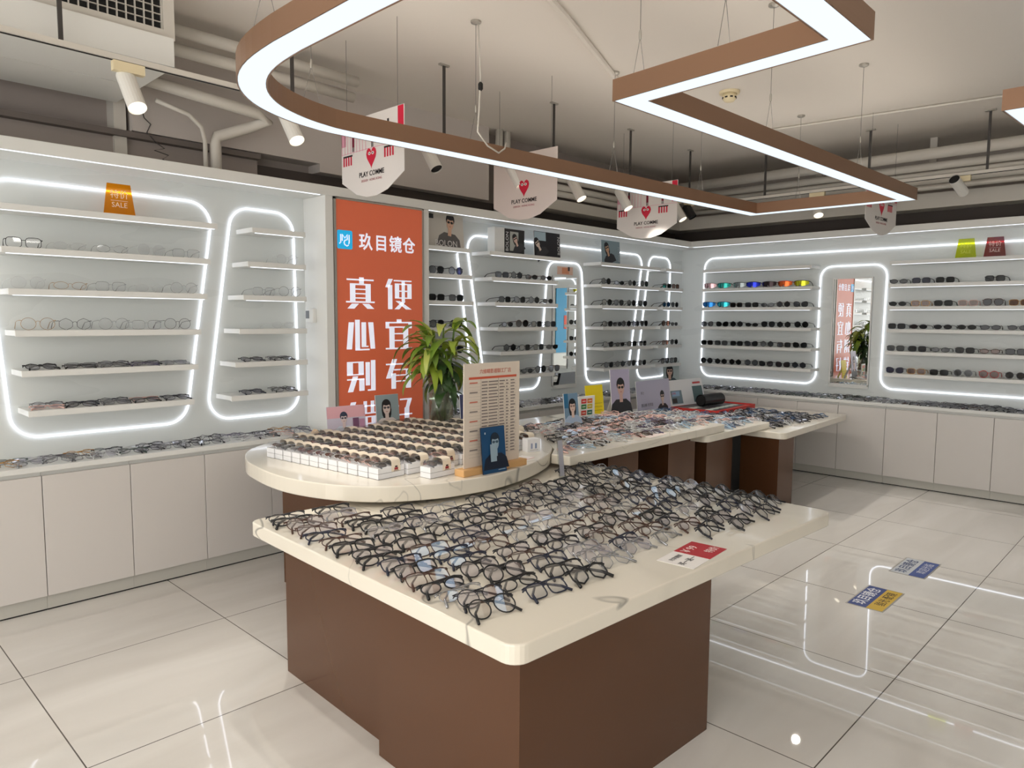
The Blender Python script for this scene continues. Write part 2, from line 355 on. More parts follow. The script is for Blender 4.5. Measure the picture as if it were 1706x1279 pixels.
# ------------------------------------------------------------------ orange light box with lettering
t = thing('banner_lightbox', 'tall orange light box sign with white Chinese lettering between the shelves', 'sign', (3.19, YF, 0))
part('frame', MB().box(-.395,-.382,-.012,.02,.1,2.432,m_alu).box(.382,.395,-.012,.02,.1,2.432,m_alu).box(-.395,.395,-.012,.02,2.420,2.432,m_alu).box(-.395,.395,-.012,.02,.1,.112,m_alu), t)
part('panel', MB().box(-.382,.382,-.004,.018,.112,2.42,m_orange), t, label='plain orange face of the sign')
tx = MB()
def Hs(x0, x1, y, t=.05): return [(x0,y-t/2),(x1,y-t/2),(x1,y+t/2),(x0,y+t/2)]
def Vs(x0, x1, y0, y1): return [(x0,y0),(x1,y0),(x1,y1),(x0,y1)]
def Ds(a0, a1, ya, b0, b1, yb): return [(b0,yb),(b1,yb),(a1,ya),(a0,ya)]
GL = {'真': [Hs(.03,.97,.92), Vs(.46,.62,.80,1), Vs(.14,.32,.24,.80), Vs(.68,.86,.24,.80), Hs(.32,.68,.775), Hs(.32,.68,.62,.04), Hs(.32,.68,.48,.04), Hs(.32,.68,.34,.04), Hs(0,1,.215), Ds(.20,.44,.16,.04,.28,0), Ds(.56,.80,.16,.74,.98,0)],
 '心': [Ds(.08,.26,.90,.0,.18,.04), Vs(.30,.46,.04,.98), Hs(.30,.80,.02), Vs(.52,.68,.14,.90), Hs(.52,.76,.12,.04), Ds(.76,.94,.90,.84,1.0,.04)],
 '别': [Vs(0,.20,.56,.97), Vs(.40,.58,.56,.97), Hs(.2,.4,.95,.04), Hs(0,.58,.55,.04), Hs(0,.60,.40,.045), Ds(.20,.38,.50,.02,.20,0), Vs(.42,.60,.02,.40), Vs(.65,.80,.18,.94), Vs(.84,1,0,1), Hs(.72,.84,.025)],
 '错': [Ds(.12,.30,1,0,.18,.66), Hs(.2,.46,.82,.05), Vs(.14,.31,.03,.62), Hs(0,.46,.56,.04), Hs(0,.46,.38,.04), Ds(.31,.46,.16,.16,.31,.0), Hs(.5,1,.84,.045), Vs(.56,.68,.62,1), Vs(.82,.94,.62,1), Hs(.48,1,.60,.045), Vs(.54,.70,0,.50), Vs(.84,1,0,.50), Hs(.70,.84,.48,.04), Hs(.70,.84,.26,.04), Hs(.70,.84,.02,.04)],
 '便': [Ds(.12,.28,1,0,.14,.72), Vs(.10,.26,0,.80), Hs(.32,1,.95,.045), Vs(.36,.52,.36,.86), Vs(.84,1,.36,.86), Hs(.52,.84,.84,.04), Hs(.52,.62,.61,.04), Hs(.74,.84,.61,.04), Hs(.52,.62,.38,.04), Hs(.74,.84,.38,.04), Vs(.62,.74,.26,.93), Ds(.62,.76,.26,.34,.52,0), Ds(.38,.54,.28,.78,1.0,0)],
 '宜': [Vs(.42,.60,.90,1), Hs(0,1,.89,.05), Vs(0,.13,.70,.87), Vs(.87,1,.70,.87), Vs(.14,.33,.05,.76), Vs(.67,.86,.05,.76), Hs(.33,.67,.74,.045), Hs(.33,.67,.52,.04), Hs(.33,.67,.29,.04), Hs(0,1,.025,.05)],
 '有': [Hs(0,1,.83,.05), Ds(.24,.42,1,0,.18,.36), Vs(.20,.37,0,.52), Vs(.76,.96,0,.66), Hs(.30,.76,.64,.045), Hs(.37,.76,.45,.04), Hs(.37,.76,.25,.04)],
 '好': [Ds(.16,.32,1,.04,.20,.30), Hs(0,.48,.74,.045), Ds(.34,.48,.72,.02,.18,0), Ds(.06,.22,.30,.34,.50,.0), Hs(.52,.98,.95,.05), Ds(.82,.98,.93,.74,.88,.66), Vs(.70,.88,.02,.66), Hs(.50,1,.43,.045), Hs(.54,.70,.03,.05)]}
def glyph(mb, ch, x0, z0, w, h, m, y=-.0062):
    for P in GL[ch]:
        n = len(P); v = [(x0+a*w, y, z0+b*h) for a, b in P]+[(x0+a*w, y+.002, z0+b*h) for a, b in P]
        mb.add(v, [tuple(range(n)), tuple(range(n, 2*n))[::-1]]+[(k, n+k, n+(k+1) % n, (k+1) % n) for k in range(n)], m)
for body, u in (('真心别错', 3.005), ('便宜有好', 3.345)):
    for k, ch in enumerate(body): glyph(tx, ch, u-3.19-.122, 1.775-.30*k-.1125, .244, .225, m_wtext)
for ch, u in zip('玖目镜仓', (3.055, 3.19, 3.32, 3.445)): text_mesh(tx, ch, .125, m_wtext, (u-3.19, -.006, 2.135), (1,0,0), (0,0,1), .002, off=.0022, sx=.95)
part('lettering', tx, t)
lg = MB().prism(rounded([(-.062,-.065),(.062,-.065),(.062,.065),(-.062,.065)], .012), 0, .002, m_blue)
lg.xf(Matrix.Rotation(pi/2, 4, 'X'))
lgm = MB().add([(x, y-.004, z) for x, y, z in lg.v], lg.f, m_blue)
for pth in ([(-.035,.035),(-.035,-.02),(-.046,-.03)], [(-.022,-.01),(-.022,.035),(-.002,.010),(.018,.035),(.018,.0)], [(.034,.035),(.034,-.02),(.030,-.028)], [(.018,.0),(0,-.004),(-.008,-.02),(-.002,-.035),(.016,-.044),(.028,-.036)]):
    lgm.tube([(x, -.0085, z) for x, z in pth], .0042, m_wtext, seg=6)
part('logo', lgm, t, loc=(-.31, 0, 2.145), label='blue square logo with white letters')

# ------------------------------------------------------------------ display tables
A0 = R(-2.14); ex = Vector((cos(A0), sin(A0), 0)); ey = Vector((-sin(A0), cos(A0), 0)); N0 = Vector((1.376, 1.319, 0))
def tbl(name, label, poly, ztop, th, peds, r=.05, loc=(0,0,0), rz=0):
    t = thing(name, label, 'table', loc, rz)
    bevel(part('marble_top', MB().prism(rounded(poly, r), ztop-th, ztop, m_marble), t), .006, 3)
    for p in peds:
        part('pedestal', MB().prism(p, 0, ztop-th, m_ped) if not isinstance(p, MB) else p, t)  # ready-made blocks are black fillers painting the shaded gaps
    return t
def smooth(P, k=3, lo=0, hi=None):
    hi = len(P) if hi is None else hi; out = []
    for i in range(len(P)):
        p0, p1, p2, p3 = (Vector(P[(i+d) % len(P)]) for d in (-1, 0, 1, 2)); out.append(tuple(p1))
        if lo <= i < hi:
            for j in range(1, k):
                t = j/k; out.append(tuple(.5*((2*p1)+(p2-p0)*t+(2*p0-5*p1+4*p2-p3)*t*t+(3*p1-p0-3*p2+p3)*t**3)))
    return out
def bx(x0, x1, y0, y1): return [(x0,y0),(x1,y0),(x1,y1),(x0,y1)]
tbl('display_table', 'foreground display table with square marble top and brown metal pedestal', [(0,0),(2.09,0),(2.09,1.704),(0,1.704)], .70, .062,
    [bx(.07, 1.10, .05, .783), bx(.123, 1.15, .785, 1.606)], loc=N0, rz=A0, r=.055)
RP = [(1.95,4.09),(1.835,3.86),(1.79,3.66),(1.765,3.44),(1.775,3.24),(1.835,3.03),(1.93,2.865),(2.06,2.745),(2.25,2.655),(2.40,2.625),(2.55,2.612),(2.72,2.63),(2.89,2.67),(3.08,2.74),(3.25,2.83),(3.40,2.945),(3.52,3.10),(3.60,3.27),(3.66,3.5),(3.66,3.75),(3.58,4.0),(3.40,4.2),(3.15,4.33),(2.85,4.385),(2.55,4.38),(2.25,4.31),(2.08,4.22)]
tbl('round_display_table', 'round-ended marble display table covered with sunglasses boxes', smooth(RP, 4), .80, .078, [bx(2.1, 3.2, 3.2, 3.95)], r=0)
AP = [(3.42,2.955),(3.20,2.70),(3.27,2.70),(5.2,2.71),(5.2,4.0),(3.60,4.0)]
AP = [(3.262,2.832),(3.28,2.70),(5.2,2.71),(5.2,4.0),(3.60,4.0),(3.67,3.75),(3.67,3.5),(3.61,3.265),(3.53,3.095),(3.41,2.938)]
tbl('display_table', 'long marble table piled with pink and clear eyeglasses, joined to the round table', AP, .785, .058, [bx(3.85,4.2,2.84,3.6), MB().box(4.202,4.588,3.15,3.6,0,.727,m_dblack), bx(4.59,4.97,2.84,3.6)], r=[0,0,.02,0,0,0,0,0,0,0])  # matt black block stands in for shade between the pedestals
tbl('display_table', 'middle marble table tucked under the right end of the long table', [(4.9,2.70),(5.97,2.70),(5.97,4.02),(4.9,4.02)], .726, .055, [bx(5.08,5.5,2.8,3.7)], r=[.05,.01,.01,.01])
tbl('display_table', 'far marble table nearest the right wall holding the red tray', [(5.79,2.49),(7.44,2.575),(7.44,4.0),(5.79,4.0)], .670, .055,
    [bx(5.85,6.15,2.56,2.9), MB().box(5.9,6.6,3.15,3.7,0,.615,m_dblack)], r=[.06,.03,.03,.01])  # black block paints the dark gap beside the pedestal, shade put into colour

# ------------------------------------------------------------------ eyewear
def lens_pts(kind, w, h, n):
    out = []
    for i in range(n):
        a = 2*pi*i/n; c, s = cos(a), sin(a)
        if kind == 'round': x, y = c, s
        elif kind == 'square': e = .55; x, y = math.copysign(abs(c)**e, c), math.copysign(abs(s)**e, s)
        elif kind == 'oval': x, y = c, s*.86
        elif kind == 'aviator': e = .7; x, y = math.copysign(abs(c)**e, c), math.copysign(abs(s)**e, s); x *= (1.0 if y > 0 else 1+.22*y)
        elif kind == 'cat': e = .75; x, y = math.copysign(abs(c)**e, c), math.copysign(abs(s)**e, s); y += .16*x*(y > -.2)
        else: k = round(a/(pi/3)); x, y = c, s; m_ = max(abs(cos(a-k*pi/3)), .87); x, y = c/m_*.93, s/m_*.93
        out.append((x*w/2, y*h/2))
    return out
TIPM = {}
HT = {'round': .064, 'square': .052, 'oval': .047, 'aviator': .062, 'cat': .056, 'hexagonal': .06}
def eyewear(kind, mf, ml, pose, Wd=.17, rim=.0022, n=16, seg=5, tip=True, mt=None):
    """meshes (frame, lens L, lens R, temple L, temple R) standing on z=0 and facing -y"""
    h = HT[kind]*Wd/.17; lw = Wd*.41; cx = Wd*.255; mt = mt or mf
    F = MB(); Ls = []
    for s in (-1, 1):
        P = [(s*cx+s*x, h/2+y) for x, y in lens_pts(kind, lw, h, n)]
        F.tube([(x, 0, z) for x, z in P], rim, mf, seg=seg, closed=True)
        L = MB(); L.add([(x, -.0007, z) for x, z in P]+[(x, .0007, z) for x, z in P], [tuple(range(n)), tuple(range(n, 2*n))[::-1]], ml); Ls.append(L)
        F.tube([(s*(cx+lw*.44), 0, h*.78), (s*Wd*.487, .002, h*.8), (s*Wd*.5, .010, h*.78)], [rim*1.2, rim*1.3, rim*1.1], mf, seg=seg)
    F.tube([(-cx+lw*.47, 0, h*.62), (-.006, -.003, h*.72), (.006, -.003, h*.72), (cx-lw*.47, 0, h*.62)], rim, mf, seg=seg)
    if kind == 'aviator': F.tube([(-cx+lw*.3, 0, h*.95), (cx-lw*.3, 0, h*.95)], rim, mf, seg=seg)
    T = []
    if pose == 'open':
        for s in (-1, 1):
            q = MB().tube([(s*Wd*.5, .010, h*.78), (s*Wd*.49, .06, h*.74), (s*Wd*.47, .115, h*.62), (s*Wd*.455, .150, .012), (s*Wd*.45, .158, .003)], [rim*1.1, rim, rim*1.1, rim*1.6, rim*1.3], mt, seg=seg); T.append(q)
        off = rim
    else:
        tl = R(54) if pose == 'folded' else R(66)
        Mx = Matrix.Rotation(-tl, 4, 'X')
        F.xf(Mx); [l.xf(Mx) for l in Ls]
        hy, hz = h*.78*sin(tl), h*.78*cos(tl)
        for s in (-1, 1):
            d = .005*(1+s)
            q = MB().tube([(s*Wd*.5, hy+.008, hz), (s*Wd*.40, hy+.018+d, hz-.002), (-s*Wd*.1, hy+.016+d, hz*.72), (-s*Wd*.36, hy*.55, hz*.36), (-s*Wd*.46, -.014-d, .001)], [rim*1.1, rim*1.3, rim*1.6, max(rim*1.9,.0044), max(rim*1.9,.0046)], mt if not tip else TIPM.get(mf.name, mt), seg=seg); T.append(q)
        off = rim*1.6
    up_ = Matrix.Translation((0, 0, off))
    for q in [F]+Ls+T: q.xf(up_)
    return [F]+Ls+T
BODY = {'black': m_black, 'brown': cm((70,42,30),.3), 'silver': mat('silver_metal',(170,172,176),.25,metal=.9), 'gold': mat('gold_metal',(196,150,90),.25,metal=.9),
        'gunmetal': mat('gunmetal',(52,52,58),.3,metal=.7), 'clear': cm((206,208,208),.2), 'pink': cm((226,186,176),.25),
        'blue': cm((40,78,120),.3), 'pale blue': cm((168,196,216),.25), 'grey': cm((108,108,112),.35), 'violet': cm((92,84,112),.3), 'navy': cm((24,30,52),.3), 'green': cm((46,66,56),.3), 'white': cm((216,214,210),.3), 'red': cm((190,40,44),.3)}
LIB = {}
def variant(kind, col, pose, ml, full=True, **kw):
    k = (kind, col, pose, ml.name, full, tuple(sorted(kw.items())))
    if k not in LIB:
        P = eyewear(kind, BODY[col], ml, pose, **kw)
        if full: LIB[k] = [p.mesh(n_, True) for p, n_ in zip(P, ('front_frame','lens','lens','temple','temple'))]
        else:
            A = MB()
            for p in P:
                for mi_, m_ in enumerate(p.mats): A.add(p.v, [f for f, q in zip(p.f, p.m) if q == mi_], m_)
            LIB[k] = A.mesh('eyewear_pair', True)
    return LIB[k]
def put(name, key, label, loc, rz, grp, tilt=0, full=True, **kw):
    d = variant(*key, full=full, **kw)
    if full:
        t = thing(name, label, 'sunglasses' if name == 'sunglasses' else 'eyeglasses', loc, rz, grp)
        fr = None
        for me in d:
            nm = me.name.split('.')[0]; o = bpy.data.objects.new(nm, me); COL.objects.link(o); o.parent = fr if nm == 'lens' else t
            fr = fr or o
        return t
    o = bpy.data.objects.new(name, d); COL.objects.link(o); o.location = loc; o.rotation_euler = (tilt, 0, rz)
    return tag(o, label, 'sunglasses' if name == 'sunglasses' else 'eyeglasses', grp)

# sunglasses on the shelves
rs = random.Random(3)
SPORT = {}
def sport(colA, colB):
    """wrap-round sports visor"""
    if (colA, colB) in SPORT: return SPORT[(colA, colB)]
    ml = mat('mirrored_visor', colA, .12, metal=.7); mf = cm(colB, .3); F = MB(); L = MB(); n = 12; up_, dn = [], []
    for i in range(n+1):
        u = -1+2*i/n; x = u*.08; y = .035*u*u; notch = max(0, 1-abs(u)/.16)*.022
        up_.append((x, y, .062-.008*abs(u)**3)); dn.append((x, y, .006+.022*abs(u)**3+notch))
    L.add(dn+up_+[(x, y+.0016, z) for x, y, z in dn+up_], [(i, i+1, n+2+i, n+1+i) for i in range(n)]+[(2*n+2+i+1, 2*n+2+i, 3*n+3+i, 3*n+3+i+1) for i in range(n)], ml)
    F.tube([(x, y, z+.002) for x, y, z in up_], .0034, mf, seg=6)
    T = [MB().tube([(s*.08, .036, .055), (s*.08, .08, .05), (s*.074, .125, .036), (s*.072, .155, .004)], [.004,.0035,.003,.004], mf, seg=6) for s in (-1, 1)]
    SPORT[(colA, colB)] = [F.mesh('front_frame', True), L.mesh('lens', True)]+[q.mesh('temple', True) for q in T]
    return SPORT[(colA, colB)]
def colword(c, ml): return c
def row_on(key, axis, items, facing, where, u0=None, pitch=None, yo=.175, jitter=.006, face='front'):
    """items: list of (kind,colour,lens) or ('sport',rgb,rgb,word)"""
    a, b, z = SH[key]; n = len(items)
    for i, it in enumerate(items):
        if it is None: continue
        if axis == 'x': u = (u0 if u0 is not None else a+.1)+i*(pitch or (b-a-.2)/max(1, n-1)); loc = (u+rs.uniform(-jitter, jitter), YB-yo, z); rz = rs.uniform(-.1, .1)
        else: u = (u0 if u0 is not None else a-.1)-i*(pitch or (a-b-.2)/max(1, n-1)); loc = (XB-yo, u+rs.uniform(-jitter, jitter), z); rz = -pi/2+rs.uniform(-.1, .1)
        pos = '%s from left on %s' % (ORD[i], where)
        if it[0] == 'sport':
            t = thing('sunglasses', '%s wraparound sport sunglasses, %s' % (it[3], pos), 'sunglasses', loc, rz, 'sunglasses on the wall shelves')
            for me in sport(it[1], it[2]): o = bpy.data.objects.new(me.name.split('.')[0], me); COL.objects.link(o); o.parent = t
        else:
            put('sunglasses', (it[0], it[1], 'open', it[2]), '%s %s sunglasses, %s' % (it[1], it[0], pos), loc, rz, 'sunglasses on the wall shelves', Wd=.165, rim=.0026)
K = ['round','square','aviator','square','cat','hexagonal','oval']
def mixed(n, seed, cols=('black','black','black','gunmetal','brown'), lens=(m_sun, m_sun, m_sun, m_sung)):
    q = random.Random(seed); return [(q.choice(K), q.choice(cols), q.choice(lens)) for _ in range(n)]
LW = {'U': 'narrow shelf right of the banner', 'V': 'shelf left of left-wall mirror', 'W': 'shelf right of left-wall mirror', 'X': 'shelf beside the room corner', 'Y': 'shelf left of right-wall mirror', 'Z': 'shelf right of right-wall mirror'}
def wl(k, i): 
    w = {1:'second',2:'third',3:'fourth',4:'fifth',5:'bottom'}[i]
    return w+' '+LW[k]
for i in range(1, 6):
    row_on(('U', i), 'x', [('aviator','black',m_sun), ('round','gunmetal',m_sunbl)] if i == 1 else mixed(2, 10+i), 0, wl('U', i), u0=3.82, pitch=.205)
    row_on(('V', i), 'x', mixed([0,4,4,4,4,4][i], 20+i), 0, wl('V', i), u0=SH[('V', i)][0]+.17, pitch=.195)
    row_on(('W', i), 'x', mixed([0,4,4,5,4,4][i], 30+i, cols=('black','black','gunmetal','navy')), 0, wl('W', i), u0=SH[('W', i)][0]+.15, pitch=[0,.235,.22,.17,.215,.21][i])
    row_on(('X', i), 'x', mixed(2, 40+i, lens=(m_sun, m_sung, m_sunb)), 0, wl('X', i), u0=SH[('X', i)][1]-.27, pitch=.185)
Y2 = [('sport',(196,160,164),(180,150,150),'pale pink'),('sport',(40,150,140),(30,60,60),'teal green'),('sport',(120,128,128),(60,64,66),'grey'),('sport',(34,50,190),(24,26,60),'deep blue'),('sport',(46,34,36),(24,20,22),'black'),('sport',(214,96,40),(200,60,70),'orange red'),('sport',(190,190,40),(30,40,30),'yellow green')]
row_on(('Y', 1), 'y', Y2, 0, wl('Y', 1), u0=4.27, pitch=.178)
row_on(('Y', 2), 'y', [('sport',(30,110,180),(40,44,50),'blue mirrored'),('sport',(40,160,170),(34,70,120),'turquoise')]+mixed(5, 51), 0, wl('Y', 2), u0=4.28, pitch=.182)
for i in (3, 4, 5): row_on(('Y', i), 'y', mixed(7, 50+i), 0, wl('Y', i), u0=4.27, pitch=.183)
zz = {1: [('oval','black',m_sun),('square','gunmetal',m_sunbl),('square','black',m_sun),None,('square','black',m_sung),None,('square','black',m_sun)],
      2: [('oval','black',m_sun),('square','gold',m_sunb),('square','black',m_sun),('square','pink',m_sunb),('aviator','brown',m_sun),('square','gold',m_sunb),('square','black',m_sun)],
      3: [('square','navy',m_sun),('oval','black',m_sun),('oval','gunmetal',m_sun),('oval','black',m_sun),('oval','black',m_sun),('oval','gunmetal',m_sun),('square','black',m_sun)],
      4: [('square','gunmetal',m_sung),('square','navy',m_sun),('oval','black',m_sung),('square','gunmetal',m_sung),('oval','brown',m_sunb),('square','black',m_sun),('square','black',m_sun)],
      5: [('cat','navy',m_sunbl),('square','gold',m_sunb),('square','black',m_sun),('round','silver',m_sung),('round','red',m_sunb),('round','silver',m_sung),('oval','black',m_sun)]}
for i in range(1, 6): row_on(('Z', i), 'y', zz[i]+mixed(6, 70+i), 0, wl('Z', i), u0=2.235, pitch=.196)

# eyeglasses on the left shelves
def eye_on(key, items, where, u0, pitch, pose='open', yo=.17, n2=False, rim=.0014):
    a, b, z = SH[key]
    for i, it in enumerate(items):
        if it is None: continue
        put('eyeglasses', (it[0], it[1], pose, m_lens), '%s %s eyeglasses, %s from left on %s' % (it[1], it[0], ORD[i], where), (u0+i*pitch+rs.uniform(-.01,.01), YB-yo, z), rs.uniform(-.12,.12), 'eyeglasses on the left wall shelves', rim=rim, Wd=.172)
eye_on(('S',1), [('square','black')], 'second shelf of wide outline', .975, .2, rim=.0017)
eye_on(('S',1), [None,('oval','clear'),('oval','silver'),('round','clear'),('square','silver')], 'second shelf of wide outline', .975, .215, rim=.0010)
eye_on(('S',2), [('round','clear'),('oval','gold'),('square','silver'),('oval','clear'),('round','silver')], 'third shelf of wide outline', .99, .205, rim=.0010)
eye_on(('S',3), [('round','gold'),('hexagonal','gunmetal'),('round','silver'),('square','silver'),('round','gunmetal')], 'fourth shelf of wide outline', 1.03, .182, rim=.0011)
def lying(key, n, where, u0, pitch, cols, seed):
    a, b, z = SH[key]; q = random.Random(seed)
    for r in (0, 1):
        for i in range(n):
            c = q.choice(cols); k = q.choice(['oval','square','round','hexagonal'])
            put('eyeglasses', (k, c, 'lying', q.choice((m_lens, m_lensp))), 'folded %s %s eyeglasses, %s from left in %s row, %s' % (c, k, ORD[i], ('front','rear')[r], where),
                (u0+i*pitch+r*.03+q.uniform(-.01,.01), YB-.198+r*.085, z), q.uniform(-.15,.15), 'folded eyeglasses on the left wall shelves', rim=.0018, Wd=.165)
lying(('S',4), 5, 'fifth left shelf', 1.03, .178, ('grey','gunmetal','silver','violet','black'), 5)
lying(('S',5), 5, 'bottom left shelf', 1.04, .172, ('black','gunmetal','navy','grey','pink'), 6)
eye_on(('T',1), [None,('round','clear')], 'second shelf left of banner', 2.28, .22, rim=.001)
eye_on(('T',2), [('square','silver'),('round','silver')], 'third shelf left of banner', 2.33, .18, rim=.0012)
eye_on(('T',3), [None,('oval','clear')], 'fourth shelf left of banner', 2.27, .2, rim=.0009)
lying(('T',4), 2, 'fifth shelf left of banner', 2.24, .2, ('gunmetal','silver','grey'), 8)
lying(('T',5), 2, 'bottom shelf left of banner', 2.24, .21, ('black','navy','grey'), 9)

# folded eyeglasses lying along the worktops (single meshes: too small to show parts)
STUFF = []; BUDGET = [0]
def along(n, rows, f, where, cols, seed, grp, wd=.165, pitchword='left', stuff=False):
    q = random.Random(seed)
    for r in range(rows):
        for i in range(n):
            c = q.choice(cols); k = q.choice(['oval','square','round','hexagonal'])
            loc, rz = f(i, r)
            if stuff:
                STUFF.append((variant(k, c, q.choice(('lying','folded')), q.choice((m_lens, m_lensp)), full=False, rim=.0017, Wd=wd, n=12, seg=4), (loc[0]+q.uniform(-.015,.015), loc[1]+q.uniform(-.012,.012), loc[2]+.006*(r % 2)), rz+q.uniform(-.5,.5))); continue
            put('eyeglasses', (k, c, q.choice(('lying','folded')), q.choice((m_lens, m_lensp))), '%s %s eyeglasses, %s from %s, %s row, %s' % (c, k, ORD[i], pitchword, ('front','rear','third')[r], where),
                (loc[0]+q.uniform(-.012,.012), loc[1]+q.uniform(-.01,.01), loc[2]), rz+q.uniform(-.35,.35), grp, full=False, rim=.0017, Wd=wd, n=12, seg=4)
MIX = ('grey','gunmetal','silver','clear','pink','violet','green','gold')
along(15, 2, lambda i, r: ((.83+i*.122+.03*r, 4.49+.105*r, .80), 0), 'left worktop', MIX, 11, 'eyeglasses on the left worktop', pitchword='left')
along(44, 3, lambda i, r: ((3.80+i*.084+.02*r, 4.48+.07*r, .80), 0), '', ('black','gunmetal','grey','white','clear','silver'), 12, '', wd=.155, stuff=True)
along(50, 3, lambda i, r: ((7.60+.07*r, 4.30-i*.086-.02*r, .80), -pi/2), '', ('grey','clear','gunmetal','silver','green','brown','black'), 13, '', wd=.155, stuff=True)

# foreground table: columns of folded glasses with parts
def in_round(x, y, m=.05):
    n = len(RP); ins = False; d = 9
    for i in range(n):
        x0, y0 = RP[i]; x1, y1 = RP[(i+1) % n]
        if (y0 > y) != (y1 > y) and x < (x1-x0)*(y-y0)/(y1-y0)+x0: ins = not ins
        t = max(0, min(1, ((x-x0)*(x1-x0)+(y-y0)*(y1-y0))/((x1-x0)**2+(y1-y0)**2))); d = min(d, math.hypot(x-x0-t*(x1-x0), y-y0-t*(y1-y0)))
    return ins or d < m
qf = random.Random(21)
FCOL = [('black',.0030),('black',.0026),('black',.0033),('gunmetal',.0020),('gunmetal',.0024),('brown',.0020),('silver',.0016),('navy',.0026)]
NEAR = [.19,.19,.18,.22,.26,.27,.19,.16,.16,.22]
for c in range(10):
    u = .125+c*.207; v = NEAR[c]; j = 0
    while v < 1.62:
        du = qf.uniform(-.022,.022); p = N0+ex*(u+du)+ey*v
        if not in_round(p.x, p.y, .10) and not in_round(p.x-.08, p.y+.04, .03) and not in_round(p.x+.08, p.y+.04, .03) and not (c == 7 and 1.22 < v < 1.40) and not (c == 9 and v > 1.45):
            col, rim = qf.choice(FCOL); k = qf.choice(['oval','square','round','oval','square','hexagonal']); lens = qf.choice((m_lens, m_lens, m_lensp))
            if c == 0 and j == 0: col, rim, k = 'black', .0024, 'round'
            if c == 0 and j == 1: col, rim, k = 'gunmetal', .0018, 'round'
            put('eyeglasses', (k, col, 'folded', lens), '%s %s eyeglasses, %s from front, %s column from left, foreground table' % (col, k, ORD[j], ORD[c]), (p.x, p.y, .70), A0-.14+.038*c+qf.uniform(-.10,.10), 'folded eyeglasses on the foreground table', rim=rim, Wd=.178, n=20, seg=6)
            j += 1
        v += qf.uniform(.080,.108)
# piles on the three far tables
def pile(x0, x1, y0, y1, z, px, py, cols, where, grp, seed, rim=.0021, budget=0):
    q = random.Random(seed); r = 0; y = y0; cnt = 0
    while y < y1:
        x = x0+(r % 2)*px/2; i = 0
        while x < x1:
            if not in_round(x, y, .10) and not in_round(x+.06, y+.04, .06) and not in_round(x-.09, y+.04, .02):
                c = q.choice(cols); k = q.choice(['round','oval','square','hexagonal'])
                cnt += 1
                if cnt > budget:
                    STUFF.append((variant(k, c, q.choice(('lying','folded')), q.choice((m_lens, m_lensp)), full=False, rim=rim, Wd=.16, n=14, seg=5), (x+q.uniform(-.02,.02), y+q.uniform(-.015,.015), z+.006*(i % 2)), q.uniform(-.7,.4))); x += px; i += 1; continue
                put('eyeglasses', (k, c, q.choice(('lying','folded')), q.choice((m_lens, m_lensp, m_lens))), '%s %s eyeglasses, %s from left in row %s back, %s' % (c, k, ORD[i], ORD[r], where),
                    (x+q.uniform(-.015,.015), y+q.uniform(-.012,.012), z), q.uniform(-.5,.3), grp, full=False, rim=rim, Wd=.16, n=14, seg=5)
                i += 1
            x += px
        y += py; r += 1
KID = ('pink','pink','clear','clear','clear','black','black','violet','pale blue','pink','brown','white')
pile(3.42, 5.14, 2.82, 3.62, .785, .118, .070, KID, 'long table', 'eyeglasses piled on the long table', 31, budget=max(0, 299-sum(1 for o in bpy.data.objects if o.get('category') == 'eyeglasses')))
pile(5.28, 5.93, 2.78, 3.75, .726, .115, .070, ('pale blue','clear','pink','blue','navy','clear'), '', '', 32)
pile(6.06, 7.05, 2.66, 3.40, .670, .12, .075, ('black','navy','clear','blue','black','gunmetal'), '', '', 33)
vs, fs, ms, mats_ = [], [], [], []
for me, (x, y, z), rz in STUFF:
    o_ = len(vs); c_, s_ = cos(rz), sin(rz); lut = []
    for m_ in me.materials:
        if m_ not in mats_: mats_.append(m_)
        lut.append(mats_.index(m_))
    vs += [(x+v.co.x*c_-v.co.y*s_, y+v.co.x*s_+v.co.y*c_, z+v.co.z) for v in me.vertices]
    for p_ in me.polygons: fs.append(tuple(k+o_ for k in p_.vertices)); ms.append(lut[p_.material_index])
me = bpy.data.meshes.new('eyeglasses'); me.from_pydata(vs, [], fs)
for m_ in mats_: me.materials.append(m_)
me.polygons.foreach_set('material_index', ms); me.polygons.foreach_set('use_smooth', [True]*len(fs))
tag(link('eyeglasses', me), 'crowded small folded eyeglasses covering the far tables and far wall worktops', 'eyeglasses', kind='stuff')

# ------------------------------------------------------------------ boxes on the round table
BW, BD, BT, BH = .168, .074, .028, .042
wcard = mat('white_cardboard', (238, 238, 240), .5); sleeve_m = cm((240,228,208), .55); lidm = glassy('clear_lid', (.98,.98,.985), .07, .06)
tray = MB().box(-BW/2, BW/2, -BD/2, BD/2, .0015, BT, wcard).box(-BW/2+.001, BW/2-.001, -BD/2+.001, BD/2-.001, 0, .0015, m_rod).mesh('tray')
def arch(w, d, h, m, z0, n=8, x0=None, th=.001):
    mb = MB(); x0 = -w/2 if x0 is None else x0; P = []
    for i in range(n+1):
        a = pi*i/n; c, s = cos(a), sin(a); P.append((-math.copysign(abs(c)**.6, c)*d/2, z0+h*abs(s)**.6))
    k = n+1; v = [(x0, y, z) for y, z in P]+[(x0+w, y, z) for y, z in P]
    mb.add(v, [(i, k+i, k+i+1, i+1) for i in range(n)]+[tuple(range(k)), tuple(range(k, 2*k))[::-1]], m); return mb
lid = arch(BW-.004, BD-.004, BH-.006, lidm, BT).mesh('lid', False)
